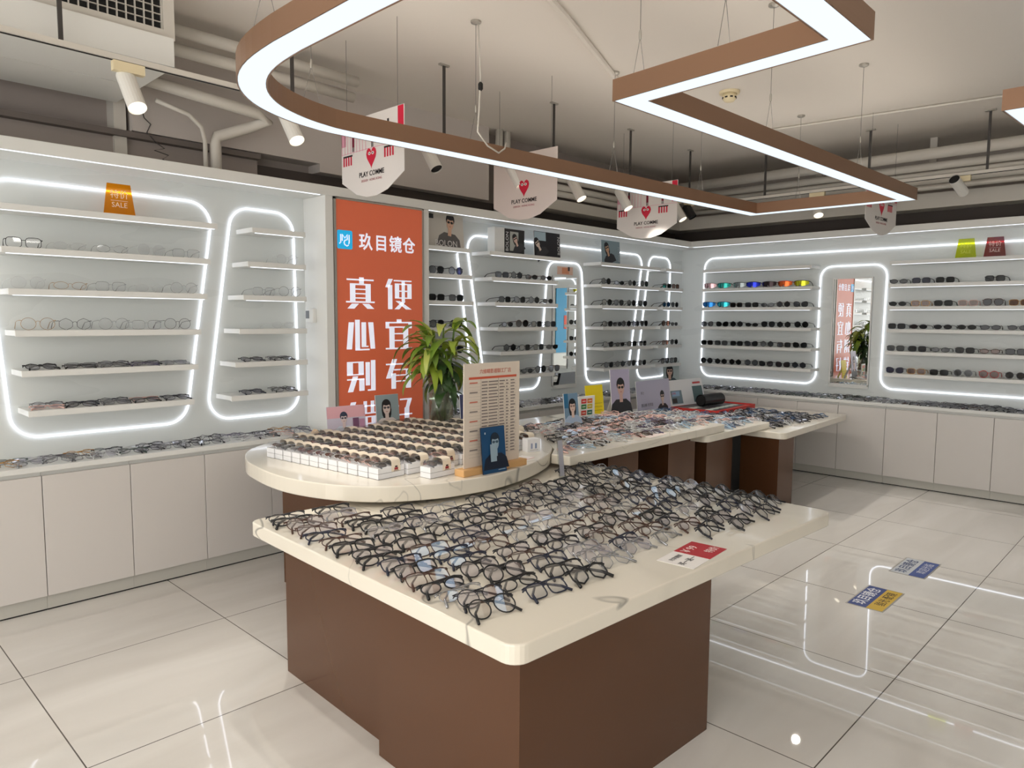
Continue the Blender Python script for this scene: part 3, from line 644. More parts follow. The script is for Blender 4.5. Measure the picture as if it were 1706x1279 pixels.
def sleeve():
    mb = MB(); d = BD+.003; P = []
    for i in range(9):
        a = pi*i/8; c, s = cos(a), sin(a); P.append((-math.copysign(abs(c)**.6, c)*d/2, BT+(BH-.004)*abs(s)**.6))
    P = [(-d/2, .002)]+P+[(d/2, .002)]; k = len(P); x0, x1 = .0, .058
    v = [(x0,y,z) for y, z in P]+[(x1,y,z) for y, z in P]
    mb.add(v, [(i, k+i, k+i+1, i+1) for i in range(k-1)], sleeve_m)
    mb.box(.022, .038, -d/2-.0008, -d/2-.0003, .022, .030, cm((60,40,44))).box(.018, .042, -d/2-.0008, -d/2-.0003, .009, .021, cm((150,40,48))).box(.014,.046,-d/2-.0008,-d/2-.0003,.004,.007,cm((150,120,110)))
    return mb.mesh('sleeve', False)
slv = sleeve()
def boxed(kind, col, ml):
    P = eyewear(kind, BODY[col], ml, 'lying', Wd=.142, rim=.002, n=12, seg=4); A = MB()
    for p in P: A.add(p.v, p.f, p.mats[0])
    A.xf(Matrix.Translation((0, -.018, BT+.001)) @ Matrix.Rotation(0, 4, 'X')); A.xf(Matrix.Diagonal((1, 1, .9, 1))); return A.mesh('folded_sunglasses', True)
m_kid = glassy('pale_smoke_lens', (.72,.70,.70), .12, .1)
INS = [boxed('round','grey',m_kid), boxed('square','grey',m_sung), boxed('round','pink',m_kid), boxed('oval','clear',m_kid), boxed('square','grey',m_kid), boxed('round','clear',m_sunb)]
plainbox = MB().box(-BW/2, BW/2, -BD/2, BD/2, 0, BT-.001, wcard).box(-BW/2-.0003, BW/2+.0003, -BD/2-.0003, BD/2+.0003, 0, .0015, m_rod).mesh('tray')
bq = random.Random(5); AB = R(3.5)
for c in range(8):
    x = 2.16+c*.184; j = 0; y = 2.80
    while y < 4.12:
        xx = x-(y-2.8)*.11
        ok = not any(not in_round(xx+dx, y+dy, 0) for dx in (-.14,.14) for dy in (-.09,.09))
        if c in (1, 2, 3) and y < 2.93: ok = ok and (c == 1 and y < 2.86)
        if c >= 4 and y < 3.02: ok = False
        if math.hypot(xx-3.38, y-4.05) < .2: ok = False
        if xx < 2.9 and y > 4.0: ok = False
        if ok:
            zb = .80
            lo = link('sunglasses_box', plainbox, loc=(xx, y, zb), rot=(0, 0, AB))
            tag(lo, 'white box, %s from front in stack column %s, under its clear-lidded twin, round table' % (ORD[j], ORD[c]), 'box', 'lower boxes stacked on the round table')
            jc = BT
            t = thing('sunglasses_box', 'clear-lidded sunglasses box, %s from front in column %s from left, round table' % (ORD[j], ORD[c]), 'box', (xx, y, zb+BT-.0006), AB, 'clear-lidded boxes stacked on the round table')
            for nm, me in (('tray', tray), ('lid', lid), ('sleeve', slv), ('folded_sunglasses', bq.choice(INS))):
                o = bpy.data.objects.new(nm, me); COL.objects.link(o); o.parent = t
            j += 1
        y += BD+.005
# ------------------------------------------------------------------ posters and cards
def portrait(mb, cx, z0, s, hair=(30,26,28), skin=(214,172,150), cloth=(50,48,52), glasses=(18,18,20), y=-.0045, longhair=False, tilt=0):
    """flat printed portrait: head about .2*s tall"""
    st = len(mb.v)
    def disc(x, z, rx, rz_, m, yy, n=14, cut=None):
        P = [(x+rx*cos(2*pi*k/n), z+rz_*sin(2*pi*k/n)) for k in range(n)]
        mb.add([(a, yy, b) for a, b in P]+[(a, yy+.0008, b) for a, b in P], [tuple(range(n))]+[(k, n+k, n+(k+1) % n, (k+1) % n) for k in range(n)], m)
    sk, hr, cl = cm(skin), cm(hair), cm(cloth)
    if longhair: disc(0, .50*s, .135*s, .25*s, hr, y)
    P = [(-.36*s, 0), (.36*s, 0), (.30*s, .22*s), (.16*s, .32*s), (-.16*s, .32*s), (-.30*s, .22*s)]
    mb.add([(a, y-.001, b) for a, b in P], [tuple(range(6))], cl)
    P = [(-.05*s, .26*s), (.05*s, .26*s), (.05*s, .42*s), (-.05*s, .42*s)]
    mb.add([(a, y-.0015, b) for a, b in P], [(0,1,2,3)], sk)
    disc(0, .62*s, .125*s, .14*s, hr, y-.0018); disc(0, .54*s, .10*s, .145*s, sk, y-.0024); disc(0, .665*s, .105*s, .055*s, hr, y-.0028)
    for e in (-1, 1): disc(e*.046*s, .56*s, .038*s, .028*s, cm(glasses), y-.0032, 10)
    mb.add([(a, y-.0032, b) for a, b in ((-.012*s,.565*s),(.012*s,.565*s),(.012*s,.572*s),(-.012*s,.572*s))], [(0,1,2,3)], cm(glasses))
    mb.add([(a, y-.0032, b) for a, b in ((-.028*s,.462*s),(.028*s,.462*s),(.02*s,.474*s),(-.02*s,.474*s))], [(0,1,2,3)], cm((170,90,84)))
    mb.xf(Matrix.Translation((cx, 0, z0)) @ Matrix.Rotation(tilt, 4, 'Y'), st)
def card(name, label, loc, rz, w, h, bg, draw=None, lean=.12, th=.006, back=None, cat='poster', strut=True, edge=(225,225,225)):
    t = thing(name, label, cat, loc, rz); Mx = Matrix.Rotation(-lean, 4, 'X')
    mb = MB().box(-w/2, w/2, -th/2, th/2, 0, h, cm(edge)); mb.box(-w/2+.001, w/2-.001, -th/2-.001, -th/2, .001, h-.001, cm(bg)); part('board', mb.xf(Mx), t)
    if draw:
        d = MB(); draw(d); part('print', d.xf(Mx), t, label='printed picture on the card')
    if strut: part('strut', MB().box(-w*.2, w*.2, -.001, .001, 0, h*.7, cm(edge)).xf(Matrix.Translation((0, h*.7*sin(lean)+h*.28, 0)) @ Matrix.Rotation(math.atan2(h*.28, h*.7*cos(lean)), 4, 'X')), t)
    return t
def clip_rect(mb, x0, x1, z0, z1, m, y=-.0042): mb.add([(x0,y,z0),(x1,y,z0),(x1,y,z1),(x0,y,z1)], [(0,1,2,3)], m)
def T_(mb, s, size, m, x, z, y=-.006, rot=0, off=0):
    text_mesh(mb, s, size, m, (x, y, z), (cos(rot),0,sin(rot)), (-sin(rot),0,cos(rot)), .0004, off)
Zs = 2.142+TH
card('portrait_poster', 'poster of man in dark sunglasses on top shelf right of the orange banner', (3.93, 4.58, Zs), 0, .40, .275, (196,190,180), lambda d: (portrait(d, .03, 0, .37, skin=(205,165,140), cloth=(92,88,86), tilt=.12), clip_rect(d, -.175, -.12, .225, .262, m_black), T_(d, 'BOLON', .07, cm((225,222,218)), .0, .03, -.0095)), lean=.08)
t = thing('display_box', 'white display box with dark rotated poster front, left of the woman-in-profile poster', 'display box', (4.70, 4.60, Zs))
part('case', MB().box(-.19, .19, 0, .09, 0, .225, m_white), t)
d = MB(); clip_rect(d, -.07, .19, .002, .222, m_black, -.001); clip_rect(d, .0, .11, .03, .2, cm((176,178,170)), -.0015); portrait(d, .13, .02, .24, skin=(220,190,175), y=-.002, tilt=-.5, longhair=True); T_(d, 'BOLON', .05, cm((220,220,220)), -.035, .11, -.003, rot=pi/2)
part('print', d, t)
card('portrait_poster', 'dark poster of woman in profile on top shelf left of the mirror', (5.19, 4.58, Zs), 0, .37, .235, (24,22,28), lambda d: (clip_rect(d, -.18, -.02, .15, .23, cm((170,190,200))), portrait(d, -.06, .0, .27, skin=(224,206,192), hair=(20,18,26), y=-.005, tilt=-.6, longhair=True), T_(d, 'BOLON', .05, cm((215,215,215)), .155, .115, -.012, rot=pi/2)), lean=.06)
card('portrait_poster', 'poster of dark-haired woman in sunglasses on top shelf right of the mirror', (6.19, 4.58, Zs), 0, .32, .235, (130,150,158), lambda d: (portrait(d, -.01, 0, .30, skin=(200,160,130), hair=(22,22,30), cloth=(30,32,40), longhair=True, tilt=-.35), T_(d, 'BOLON', .045, cm((180,190,196)), .13, .1, -.012, rot=pi/2)), lean=.06)
def sale(name, label, loc, rz, bg, fg, gl):
    m_ = glassy('tinted_acrylic', bg, .05, .05)
    t = thing(name, label, 'sign', loc, rz); P = [(-.085,0),(.085,0),(.062,.175),(-.062,.175)]
    part('plate', MB().add([(x,-.0015,z) for x, z in P]+[(x,.0015,z) for x, z in P], [(0,1,2,3),(7,6,5,4),(0,4,5,1),(1,5,6,2),(2,6,7,3),(3,7,4,0)], m_), t)
    d = MB(); T_(d, '特价', .05, fg, 0, .112, -.004); T_(d, 'SALE', .04, fg, 0, .055, -.004); d.box(-.045, .045, -.004, -.003, .079, .081, fg)
    part('lettering', d, t)
sale('sale_sign', 'orange acrylic SALE sign on the top left shelf', (1.456, 4.56, Zs), 0, (.98,.58,.08), cm((250,226,196)), 0)
sale('sale_sign', 'bright yellow-green acrylic sign on the right wall top shelf', (7.69, 1.69, Zs), -pi/2, (.80,.85,.02), cm((226,232,90)), 0)
sale('sale_sign', 'dark red acrylic SALE sign on the right wall top shelf', (7.69, 1.465, Zs), -pi/2, (.52,.08,.10), cm((240,214,210)), 0)
single('notice_card', MB().box(-.12,.12,-.003,0,0,.08,cm((226,190,170))).box(-.05,.06,-.004,-.003,.01,.07,cm((222,150,112))).box(.04,.07,-.0045,-.003,.04,.08,cm((70,64,66))), 'small peach notice card on the wall above the left wall mirror', 'card', (5.64, YB, 2.04))
card('portrait_poster', 'poster of woman in sunglasses standing in the room corner', (7.46, 4.60, .80), R(-35), .20, .31, (176,190,190), lambda d: portrait(d, -.02, 0, .34, skin=(214,176,156), hair=(26,28,34), cloth=(60,80,86), longhair=True), lean=.1)
# on the round table
card('product_card', 'pink landscape card with boy and packages, back of round table', (2.70, 4.17, .80), R(-8), .28, .205, (214,206,222), lambda d: (clip_rect(d,-.138,.138,.125,.203,cm((232,178,186))), portrait(d, -.02, .0, .22, skin=(228,208,206), hair=(56,62,84), cloth=(214,224,238), glasses=(70,70,90)), clip_rect(d,.045,.088,.03,.12,cm((120,80,112)),-.006), clip_rect(d,.092,.132,.03,.11,cm((200,150,180)),-.006)))
card('portrait_poster', 'poster of long-haired girl in round glasses beside the bamboo', (3.03, 4.15, .80), R(-3), .19, .26, (150,166,170), lambda d: (portrait(d, -.01, 0, .30, skin=(226,206,198), cloth=(226,216,212), glasses=(80,76,80), longhair=True)))
card('portrait_poster', 'small dark blue poster of person in white shirt behind price chart', (3.47, 3.78, .80), R(-10), .15, .26, (64,70,104), lambda d: (portrait(d, .01, 0, .26, skin=(220,200,200), cloth=(210,208,214), glasses=(120,110,120))))
t = thing('card_holder', 'small wooden triangular holder with photo, left back of round table', 'card holder', (2.45, 4.15, .80), R(-10))
part('wedge', MB().add([(-.08,-.03,0),(.05,-.03,0),(.05,.03,0),(-.08,.03,0),(.0,-.03,.075),(.0,.03,.075)], [(0,3,2,1),(0,1,4),(3,5,2),(0,4,5,3),(1,2,5,4)], cm((226,196,160))), t)
part('photo', MB().add([(.052,-.028,.005),(.052,.028,.005),(.006,.028,.072),(.006,-.028,.072)], [(0,1,2,3)], cm((96,88,84))), t)
# price chart
t = thing('price_chart', 'tall beige acrylic price chart standing in a wooden base', 'price chart', (2.635, 2.70, .80), R(.5))
bevel(part('wooden_base', MB().box(-.235, .235, -.035, .035, 0, .035, cm((214,168,112), .5)), t), .003)
part('panel', MB().box(-.205, .205, -.002, .002, .036, .57, cm((226,212,196))), t)
d = MB(); T_(d, '六维睛影视联工厂店', .026, cm((206,110,90)), .02, .525, -.004)
d.box(-.17,.18,-.0032,-.0022,.488,.50,cm((206,92,64)))
for k in range(24):
    zr = .475-k*.0165; d.box(-.17,.18,-.0031,-.0021,zr-.0100,zr-.0093,cm((170,160,150)))
    for x0, x1 in ((-.08,-.04),(-.03,.035),(.05,.085),(.1,.115),(.135,.165)):
        j = bq.uniform(-.006,.006); d.box(x0,x1+j,-.0032,-.0022,zr-.006,zr-.0005,cm((120,108,104)))
    if k % 3 == 0: d.box(-.165,-.11,-.0032,-.0022,zr-.008,zr-.001,cm((206,120,100) if k % 6 == 0 else (140,130,124)))
d.box(-.087,-.086,-.0031,-.0021,.09,.488,cm((150,140,132))); d.box(.042,.043,-.0031,-.0021,.09,.488,cm((150,140,132)))
part('printed_table', d, t)
card('portrait_poster', 'dark blue poster of bearded man at front edge of round table', (2.60, 2.643, .80), R(-2), .165, .24, (16,70,112), lambda d: (portrait(d, .01, .02, .25, skin=(150,172,186), hair=(24,40,56), cloth=(16,28,48), glasses=(60,84,100)), clip_rect(d, -.03, .012, .06, .15, cm((150,172,186)), -.0095), clip_rect(d,.02,.07,.012,.016,cm((160,180,196)),-.008), clip_rect(d,-.062,-.055,.205,.215,cm((210,220,230)),-.008)), edge=(20,36,60), lean=.1)
for (x, y, lb) in ((3.19,2.93,'small white box with printed bottles, nearest the right rim of round table'), (3.05,3.0,'small white box with printed bottles, beside the dark blue poster')):
    t = thing('small_carton', lb, 'box', (x, y, .80), R(-14)); part('carton', MB().box(-.045,.045,-.03,.03,0,.078,wcard), t)
    part('print', MB().box(-.022,-.010,-.031,-.030,.02,.052,cm((150,160,190))).box(.008,.02,-.031,-.030,.02,.052,cm((130,150,180))).box(-.03,.03,-.031,-.030,.010,.013,cm((190,190,190))), t)
single('price_card', MB().box(-.09,.09,-.045,.045,0,.001,cm((216,84,92))).box(.02,.09,-.045,.045,.001,.0013,cm((238,232,228))), 'red and white price card lying on the right rim of round table', 'card', (2.96,2.81,.80), R(8))
# on the long, middle and far tables
card('portrait_poster', 'slim curved poster of girl in pale blue shirt, on long table', (4.18, 3.42, .785), R(-5), .15, .26, (120,150,176), lambda d: (clip_rect(d,-.073,-.03,.15,.258,cm((40,110,150))), portrait(d, .01, 0, .29, skin=(228,200,186), hair=(24,24,30), cloth=(176,196,220), glasses=(150,120,110), longhair=True)))
def fourchars(d):
    for i, (x, z, c) in enumerate(((-.035,.15,(214,60,56)),(.035,.15,(224,120,40)),(-.035,.105,(60,130,70)),(.035,.105,(200,180,60)),(-.035,.055,(206,76,60)),(.035,.055,(50,110,90)))):
        d.box(x-.03, x+.03, -.0082, -.0072, z-.019, z+.019, cm(c)); d.box(x-.018, x+.018, -.0088, -.0080, z-.003, z+.003, cm((240,236,226)))
card('display_card', 'small white card box with red, yellow and green squares', (4.62, 3.64, .785), R(-5), .19, .19, (236,236,232), fourchars, th=.012, lean=.0, cat='card', strut=False)
card('display_card', 'bright yellow card sign standing behind the red-and-green squares card', (4.93, 3.78, .785), R(-4), .22, .25, (244,220,20), lambda d: (clip_rect(d,-.09,.09,.09,.093,cm((150,130,30))), clip_rect(d,-.09,.09,.06,.063,cm((150,130,30))), clip_rect(d,-.09,.09,.03,.033,cm((150,130,30)))), cat='card', edge=(240,222,60))
card('portrait_poster', 'large lilac poster of man in sunglasses and black jacket', (5.06, 3.60, .785), R(-4), .25, .39, (178,172,196), lambda d: portrait(d, 0, 0, .42, skin=(206,170,158), hair=(26,24,28), cloth=(30,30,36)), lean=.1)
card('display_card', 'wide lilac landscape card with man in sunglasses and lettering', (6.04, 3.90, .726-.056), R(1), .60, .34, (186,184,206), lambda d: (portrait(d, .15, 0, .30, skin=(200,176,168), hair=(26,24,28), cloth=(34,32,38)), T_(d, '男士', .03, cm((110,106,120)), -.2, .22), T_(d, '黑白格·光学店', .034, cm((90,88,100)), -.13, .10)), cat='poster')
t = thing('catalogue_stand', 'open white catalogue with photos leaning behind the black roll', 'catalogue', (6.72, 3.92, .711), R(-4)); Mx = Matrix.Rotation(-.25, 4, 'X')
part('board', MB().box(-.33,.30,0,.012,0,.27,wcard).box(-.335,-.33,0,.03,0,.27,m_black).xf(Mx), t)
d = MB(); clip_rect(d,-.29,-.10,.02,.16,cm((120,140,150)),-.001); clip_rect(d,-.27,-.14,.10,.15,cm((150,180,210)),-.002); clip_rect(d,-.28,-.20,.03,.08,cm((60,52,50)),-.002); clip_rect(d,.10,.28,.02,.19,cm((84,110,112)),-.001); clip_rect(d,.12,.26,.215,.235,cm((200,70,70)),-.001); T_(d,'CARE',.03,cm((206,70,80)),-.24,.13,-.003)
part('photos', d.xf(Mx), t)
single('black_roll', MB().tube([(-.17,0,.062),(.17,0,.062)], .062, m_black, seg=20, caps=False).tube([(-.171,0,.062),(.171,0,.062)], .052, m_dblack, seg=20), 'thick black cylinder lying across the red tray', 'roll', (6.80, 3.72, .712), R(-6), smooth=False)
t = thing('lens_tray', 'flat red tray with dark lens slots on the far table', 'tray', (6.84, 3.72, .670), R(3))
part('tray', MB().box(-.42,.42,-.27,.25,0,.03,cm((200,52,46))).box(-.43,-.42,-.28,.26,0,.042,cm((200,52,46))).box(.42,.43,-.28,.26,0,.042,cm((200,52,46))).box(-.42,.42,-.28,-.27,0,.042,cm((200,52,46))).box(-.42,.42,.25,.26,0,.042,cm((200,52,46))), t)
d = MB().box(-.40,.34,-.20,.22,.030,.034,cm((88,80,82)))
for k in range(6): d.prism(rounded([(-.37+k*.115,-.16),(-.28+k*.115,-.16),(-.28+k*.115,-.09),(-.37+k*.115,-.09)],.02,3), .034, .036, cm((190,204,196))); d.prism(rounded([(-.37+k*.115,.02),(-.28+k*.115,.02),(-.28+k*.115,.09),(-.37+k*.115,.09)],.02,3), .034, .036, cm((206,206,196)))
part('slotted_insert', d, t)
single('price_card', MB().box(-.1,.1,-.03,.03,0,.001,cm((232,226,220))), 'small white card lying near front edge of the far table', 'card', (6.62,2.66,.670), R(8))
single('price_card', MB().box(-.12,.12,-.03,.03,0,.001,cm((226,210,204))), 'pale leaflet lying at front edge of the long table', 'card', (4.33,2.79,.785), R(3))
# on the foreground table
t = thing('label_stand', 'clear upright plastic label stand among glasses on foreground table', 'label stand', (3.07, 2.58, .70), R(0))
part('stand', MB().box(-.05,.05,-.03,.03,0,.003,m_acr).xf(Matrix.Identity(4)).add([(-.024,0,.003),(.024,0,.003),(.024,.004,.003),(-.024,.004,.003),(-.052,.0,.235),(-.004,.0,.235),(-.004,.004,.235),(-.052,.004,.235)], [(0,1,5,4),(1,2,6,5),(2,3,7,6),(3,0,4,7),(4,5,6,7)], m_acr), t)
part('label', MB().add([(-.020,-.001,.02),(.018,-.001,.02),(-.008,-.001,.225),(-.046,-.001,.225)], [(0,1,2,3)], cm((176,176,186))), t)
t = thing('price_card', 'red and white folded price card at right front of foreground table', 'card', (2.43, 1.385, .70), A0+.12)
part('card', MB().box(-.15,.15,-.075,.075,0,.0012,cm((234,230,226))).box(-.01,.15,-.075,.075,.0012,.0016,cm((176,36,46))), t)
d = MB(); 
for s_, x, y, sz, c in (('￥99', .045, .035, .05, (240,220,216)), ('特价', .10, -.035, .04, (240,220,216)), ('买一送一', -.08, -.02, .03, (50,48,50)), ('光学镜架', -.08, .03, .022, (90,88,90))):
    text_mesh(d, s_, sz, cm(c), (x, y, .0024), (1,0,0), (0,1,0), .0004)
part('lettering', d, t)
# floor stickers
def sticker(label, loc, rz, w, h, left, right, s1, s2, c1, c2):
    t = thing('floor_sticker', label, 'sticker', loc, rz)
    part('sheet', MB().box(-w/2,w/2,-h/2,h/2,0,.0012,m_alu).box(-w/2+.008,w/2-.008,-h*.04,h/2-.008,.0012,.0016,cm(left)).box(-w/2+.008,w/2-.008,-h/2+.008,-h*.04,.0012,.0016,cm(right)), t)
    d = MB(); 
    text_mesh(d, s1, .078, cm(c1), (0, h*.21, .0022), (1,0,0), (0,1,0), .0004, off=.001)
    text_mesh(d, s2, .060, cm(c2), (.02, -h*.27, .0022), (1,0,0), (0,1,0), .0004)
    part('lettering', d, t)
sticker('blue and yellow floor sticker with Chinese lettering, nearer of two', (4.385,1.31,0), R(0), .39, .20, (52,70,132), (206,170,52), '玖目镜仓', '验光·配镜', (226,228,236), (70,56,40))
sticker('blue and white floor sticker with lettering, farther of two', (5.12,1.30,0), R(0), .38, .21, (196,200,204), (64,84,146), '玖目镜仓', '欢迎光临', (70,84,120), (210,214,226))

# ------------------------------------------------------------------ bamboo in its vase
vx, vy = 3.41, 4.03
t = thing('glass_vase', 'clear cylindrical glass vase holding the green bamboo', 'vase', (vx, vy, .80))
part('glass', MB().lathe([(.0,0),(.086,0),(.090,.004),(.092,.40),(.089,.40),(.086,.008),(0,.008)], m_glass, 28), t, True)
part('water', MB().lathe([(0,.009),(.085,.009),(.085,.25),(0,.25)], glassy('pond_water',(.86,.88,.74),.04), 28), t, True)
pl = thing('bamboo_plant', 'lucky bamboo with drooping yellow-green leaves in glass vase', 'plant', (vx, vy, .80))
qb = random.Random(12); m_stem = cm((92,118,56),.45); lf = [cm((156,178,62),.4), cm((122,154,54),.4), cm((186,196,96),.4), cm((56,84,42),.4)]
roots = MB()
for k in range(46):
    a = qb.uniform(0,2*pi); r0 = qb.uniform(.01,.07); z0 = qb.uniform(.05,.13); p = []
    for j in range(5): p.append((min(.078,r0+.006*j)*cos(a+.3*j), min(.078,r0+.006*j)*sin(a+.3*j), max(.014, z0-.028*j)))
    roots.tube(p, .0028, cm((120,92,40) if k % 2 else (98,84,36),.8), seg=4)
part('roots', roots, pl, True)
leaves = MB()
def leaf(base, az, length, width, rise, droop, m):
    n = 8; P = []; p = Vector(base); th = rise
    for i in range(n+1):
        P.append(p.copy()); p = p+Vector((cos(az)*cos(th), sin(az)*cos(th), sin(th)))*length/n; th -= droop/n
    sd = Vector((-sin(az), cos(az), 0)); v = []; f = []
    for i, q_ in enumerate(P):
        w = width*max(.02, sin(pi*min(1,(i/n)**.75))**.8) if 0 < i < n else width*.04
        v += [q_-sd*w, q_+Vector((0,0,-w*.25)), q_+sd*w]
    for i in range(n): f += [(3*i,3*i+1,3*i+4,3*i+3), (3*i+1,3*i+2,3*i+5,3*i+4)]
    leaves.add(v, f, m)
for k in range(12):
    a = k*2.4; r0 = .02+.045*((k*7) % 5)/5; hgt = .44+.34*((k*5) % 12)/12; lx, ly = r0*cos(a), r0*sin(a); sp = 1.0+.9*qb.random()
    P = [(lx*.6, ly*.6, .03), (lx*.8, ly*.8, .2), (lx*sp, ly*sp, hgt*.75), (lx*sp*1.25, ly*sp*1.25, hgt)]
    part('stem', MB().tube(P, [.009,.009,.008,.006], m_stem, seg=7), pl, True)
    tip_ = Vector(P[-1])
    for j in range(10):
        az = a+qb.uniform(-2.1,2.1); b = tip_+Vector((0,0,-.03*j*.8)); dark = hgt < .54
        leaf(b, az, qb.uniform(.24,.36)*(.62 if dark else 1), qb.uniform(.024,.040), qb.uniform(.0,1.1) if not dark else qb.uniform(-.3,.5), qb.uniform(1.3,2.4), lf[3] if dark else qb.choice(lf[:3]))
part('foliage', leaves, pl, True)

# ------------------------------------------------------------------ pendant ring light
CL = [(1.30,1.25),(1.30,1.9),(1.305,2.35),(1.34,2.64),(1.43,2.86),(1.57,3.03),(1.74,3.14),(1.93,3.205),(2.15,3.22),(2.96,3.17),(6.14,3.0),(6.165,1.775),(2.63,1.855),(2.56,.935),(1.62,.93),(1.42,1.0),(1.33,1.11)]
CL = smooth(CL, 4, 2, 9)
def offset(poly, d):
    out = []; n = len(poly)
    for i in range(n):
        p0, p1, p2 = Vector(poly[i-1]), Vector(poly[i]), Vector(poly[(i+1) % n]); a = (p1-p0).normalized(); b = (p2-p1).normalized()
        n0 = Vector((-a.y, a.x)); n1 = Vector((-b.y, b.x)); mtr = (n0+n1).normalized(); out.append(p1+mtr*(d/max(.3, mtr.dot(n0))))
    return out
def ring(mb, wo, wi, z0, z1, m, closed=True):
    o = offset(CL, wo); i_ = offset(CL, wi); n = len(CL)
    v = [(p.x,p.y,z0) for p in o]+[(p.x,p.y,z0) for p in i_]+[(p.x,p.y,z1) for p in o]+[(p.x,p.y,z1) for p in i_]
    f = []
    for k in range(n):
        j = (k+1) % n
        f += [(k,j,n+j,n+k), (2*n+k,3*n+k,3*n+j,2*n+j), (k,2*n+k,2*n+j,j), (n+k,n+j,3*n+j,3*n+k)]
    mb.add(v, f, m)
t = thing('pendant_light', 'large angular copper-framed pendant light ring over the tables', 'pendant light')
h = MB(); ring(h, .058, .052, 2.525, 2.615, m_copper); ring(h, -.052, -.058, 2.525, 2.615, m_copper); ring(h, .052, -.052, 2.600, 2.612, m_copper2)
part('housing', h, t)
dd = MB(); ring(dd, .0515, -.0515, 2.527, 2.532, e_ring); part('diffuser', dd, t, label='glowing pale blue-white diffuser')
uu = MB(); ring(uu, .048, -.048, 2.613, 2.6145, e_ceil_fill); part('ceiling_fill_strip', uu, t)  # glowing top face added to brighten the ceiling
for (x, y) in ((1.31,1.9),(1.31,2.5),(1.9,3.2),(2.95,3.17),(4.2,3.10),(5.3,3.05),(6.12,2.6),(5.2,1.80),(3.9,1.83),(2.68,1.85),(2.58,1.4)):
    w_ = MB().tube([(x,y,2.80),(x,y,HC-.02)], .0016, m_wire, seg=4)
    w_.tube([(x-.05,y,2.614),(x,y,2.80)], .0012, m_wire, seg=4).tube([(x+.05,y,2.614),(x,y,2.80)], .0012, m_wire, seg=4)
    w_.lathe([(.012,HC-.02),(.03,HC-.012),(.03,HC-.0005)], m_alu, 10, (x, y)).lathe([(.005,2.79),(.006,2.8),(.006,2.82),(.004,2.83)], m_alu, 6, (x, y))
    part('hanging_cable', w_, t)
part('feed_cable', MB().tube([(2.95,3.15,HC-.02),(2.95,3.13,2.98),(2.93,3.12,2.80),(2.90,3.10,2.66),(2.95,3.07,2.585),(3.04,3.07,2.56),(3.11,3.09,2.60),(3.14,3.11,2.64)], .005, m_pipe, seg=6).lathe([(.006,2.90),(.014,2.91),(.014,2.94),(.006,2.95)], m_dblack, 8, (2.945,3.125)), t, True)
# second pendant, mostly out of view on the right
t = thing('pendant_light', 'copper pendant light strip reaching in at the right edge', 'pendant light')
P2 = [(3.86,.74),(6.2,.62),(6.2,-1.6),(3.86,-1.6)]
def ring2(mb, wo, wi, z0, z1, m):
    global CL
    s_ = CL; CL = P2; ring(mb, wo, wi, z0, z1, m); CL = s_
h = MB(); ring2(h,-.004,.004,2.525,2.615,m_copper); ring2(h,-.118,-.110,2.525,2.615,m_copper); part('housing', h, t)
dd = MB(); ring2(dd,-.005,-.109,2.527,2.532,e_ring); part('diffuser', dd, t, label='glowing pale diffuser')
for (x, y) in ((3.94,.66),(6.1,.55),(6.1,-1.5),(3.94,-1.5)): part('hanging_cable', MB().tube([(x,y,2.54),(x,y,HC)], .0016, m_wire, seg=4), t)
# unseen fill lamps added behind the photographer, glowing down and up
for k, (x, y) in enumerate(((-1.6,.8),(-1.6,-1.8),(1.4,-1.4),(-2.6,3.0))):
    t = thing('pendant_light', 'added square copper fill lamp, unseen behind the camera over the %s bay' % ('near left','far left','middle','side')[k], 'pendant light', (x, y, 0))
    h = MB(); dd = MB()
    for a0, a1, b0, b1 in ((-.6,.6,.49,.6),(-.6,.6,-.6,-.49),(-.6,-.49,-.49,.49),(.49,.6,-.49,.49)):
        h.box(a0,a1,b0,b1,2.54,2.62,m_copper); dd.box(a0+.005,a1-.005,b0+.005,b1-.005,2.53,2.539,e_fill); dd.box(a0+.005,a1-.005,b0+.005,b1-.005,2.6205,2.622,e_ceil_fill)
    part('housing', h, t); part('diffuser', dd, t)
    for sx_, sy2 in ((-1,-1),(1,1),(-1,1),(1,-1)): part('hanging_cable', MB().tube([(.54*sx_,.54*sy2,2.6),(.54*sx_,.54*sy2,HC)], .0016, m_wire, seg=4), t)

# ------------------------------------------------------------------ light tracks and spots
t = thing('light_track', 'long white light track hanging near the left wall', 'light track', (0, 3.78, 0), R(1.2))
part('rail', MB().box(.2,7.0,-.018,.018,2.80,2.825,m_pipe).box(.2,7.0,-.006,.006,2.797,2.80,m_dblack), t)
for x in (1.0,2.15,3.29,4.45,5.53,6.6):
    part('hanging_rod', MB().box(x-.009,x+.009,-.006,.006,2.82,HC,m_rod).box(x-.04,x+.04,-.012,.012,HC-.012,HC-.001,m_alu), t)
t = thing('light_track', 'white light track hanging near the right wall', 'light track', (6.98, 0, 0), 0)
part('rail', MB().box(-.018,.018,.6,3.6,2.80,2.825,m_pipe).box(-.006,.006,.6,3.6,2.797,2.80,m_dblack), t)
for y in (1.42,2.33,3.3): part('hanging_rod', MB().box(-.006,.006,y-.009,y+.009,2.82,HC,m_rod).box(-.012,.012,y-.04,y+.04,HC-.012,HC-.001,m_alu), t)
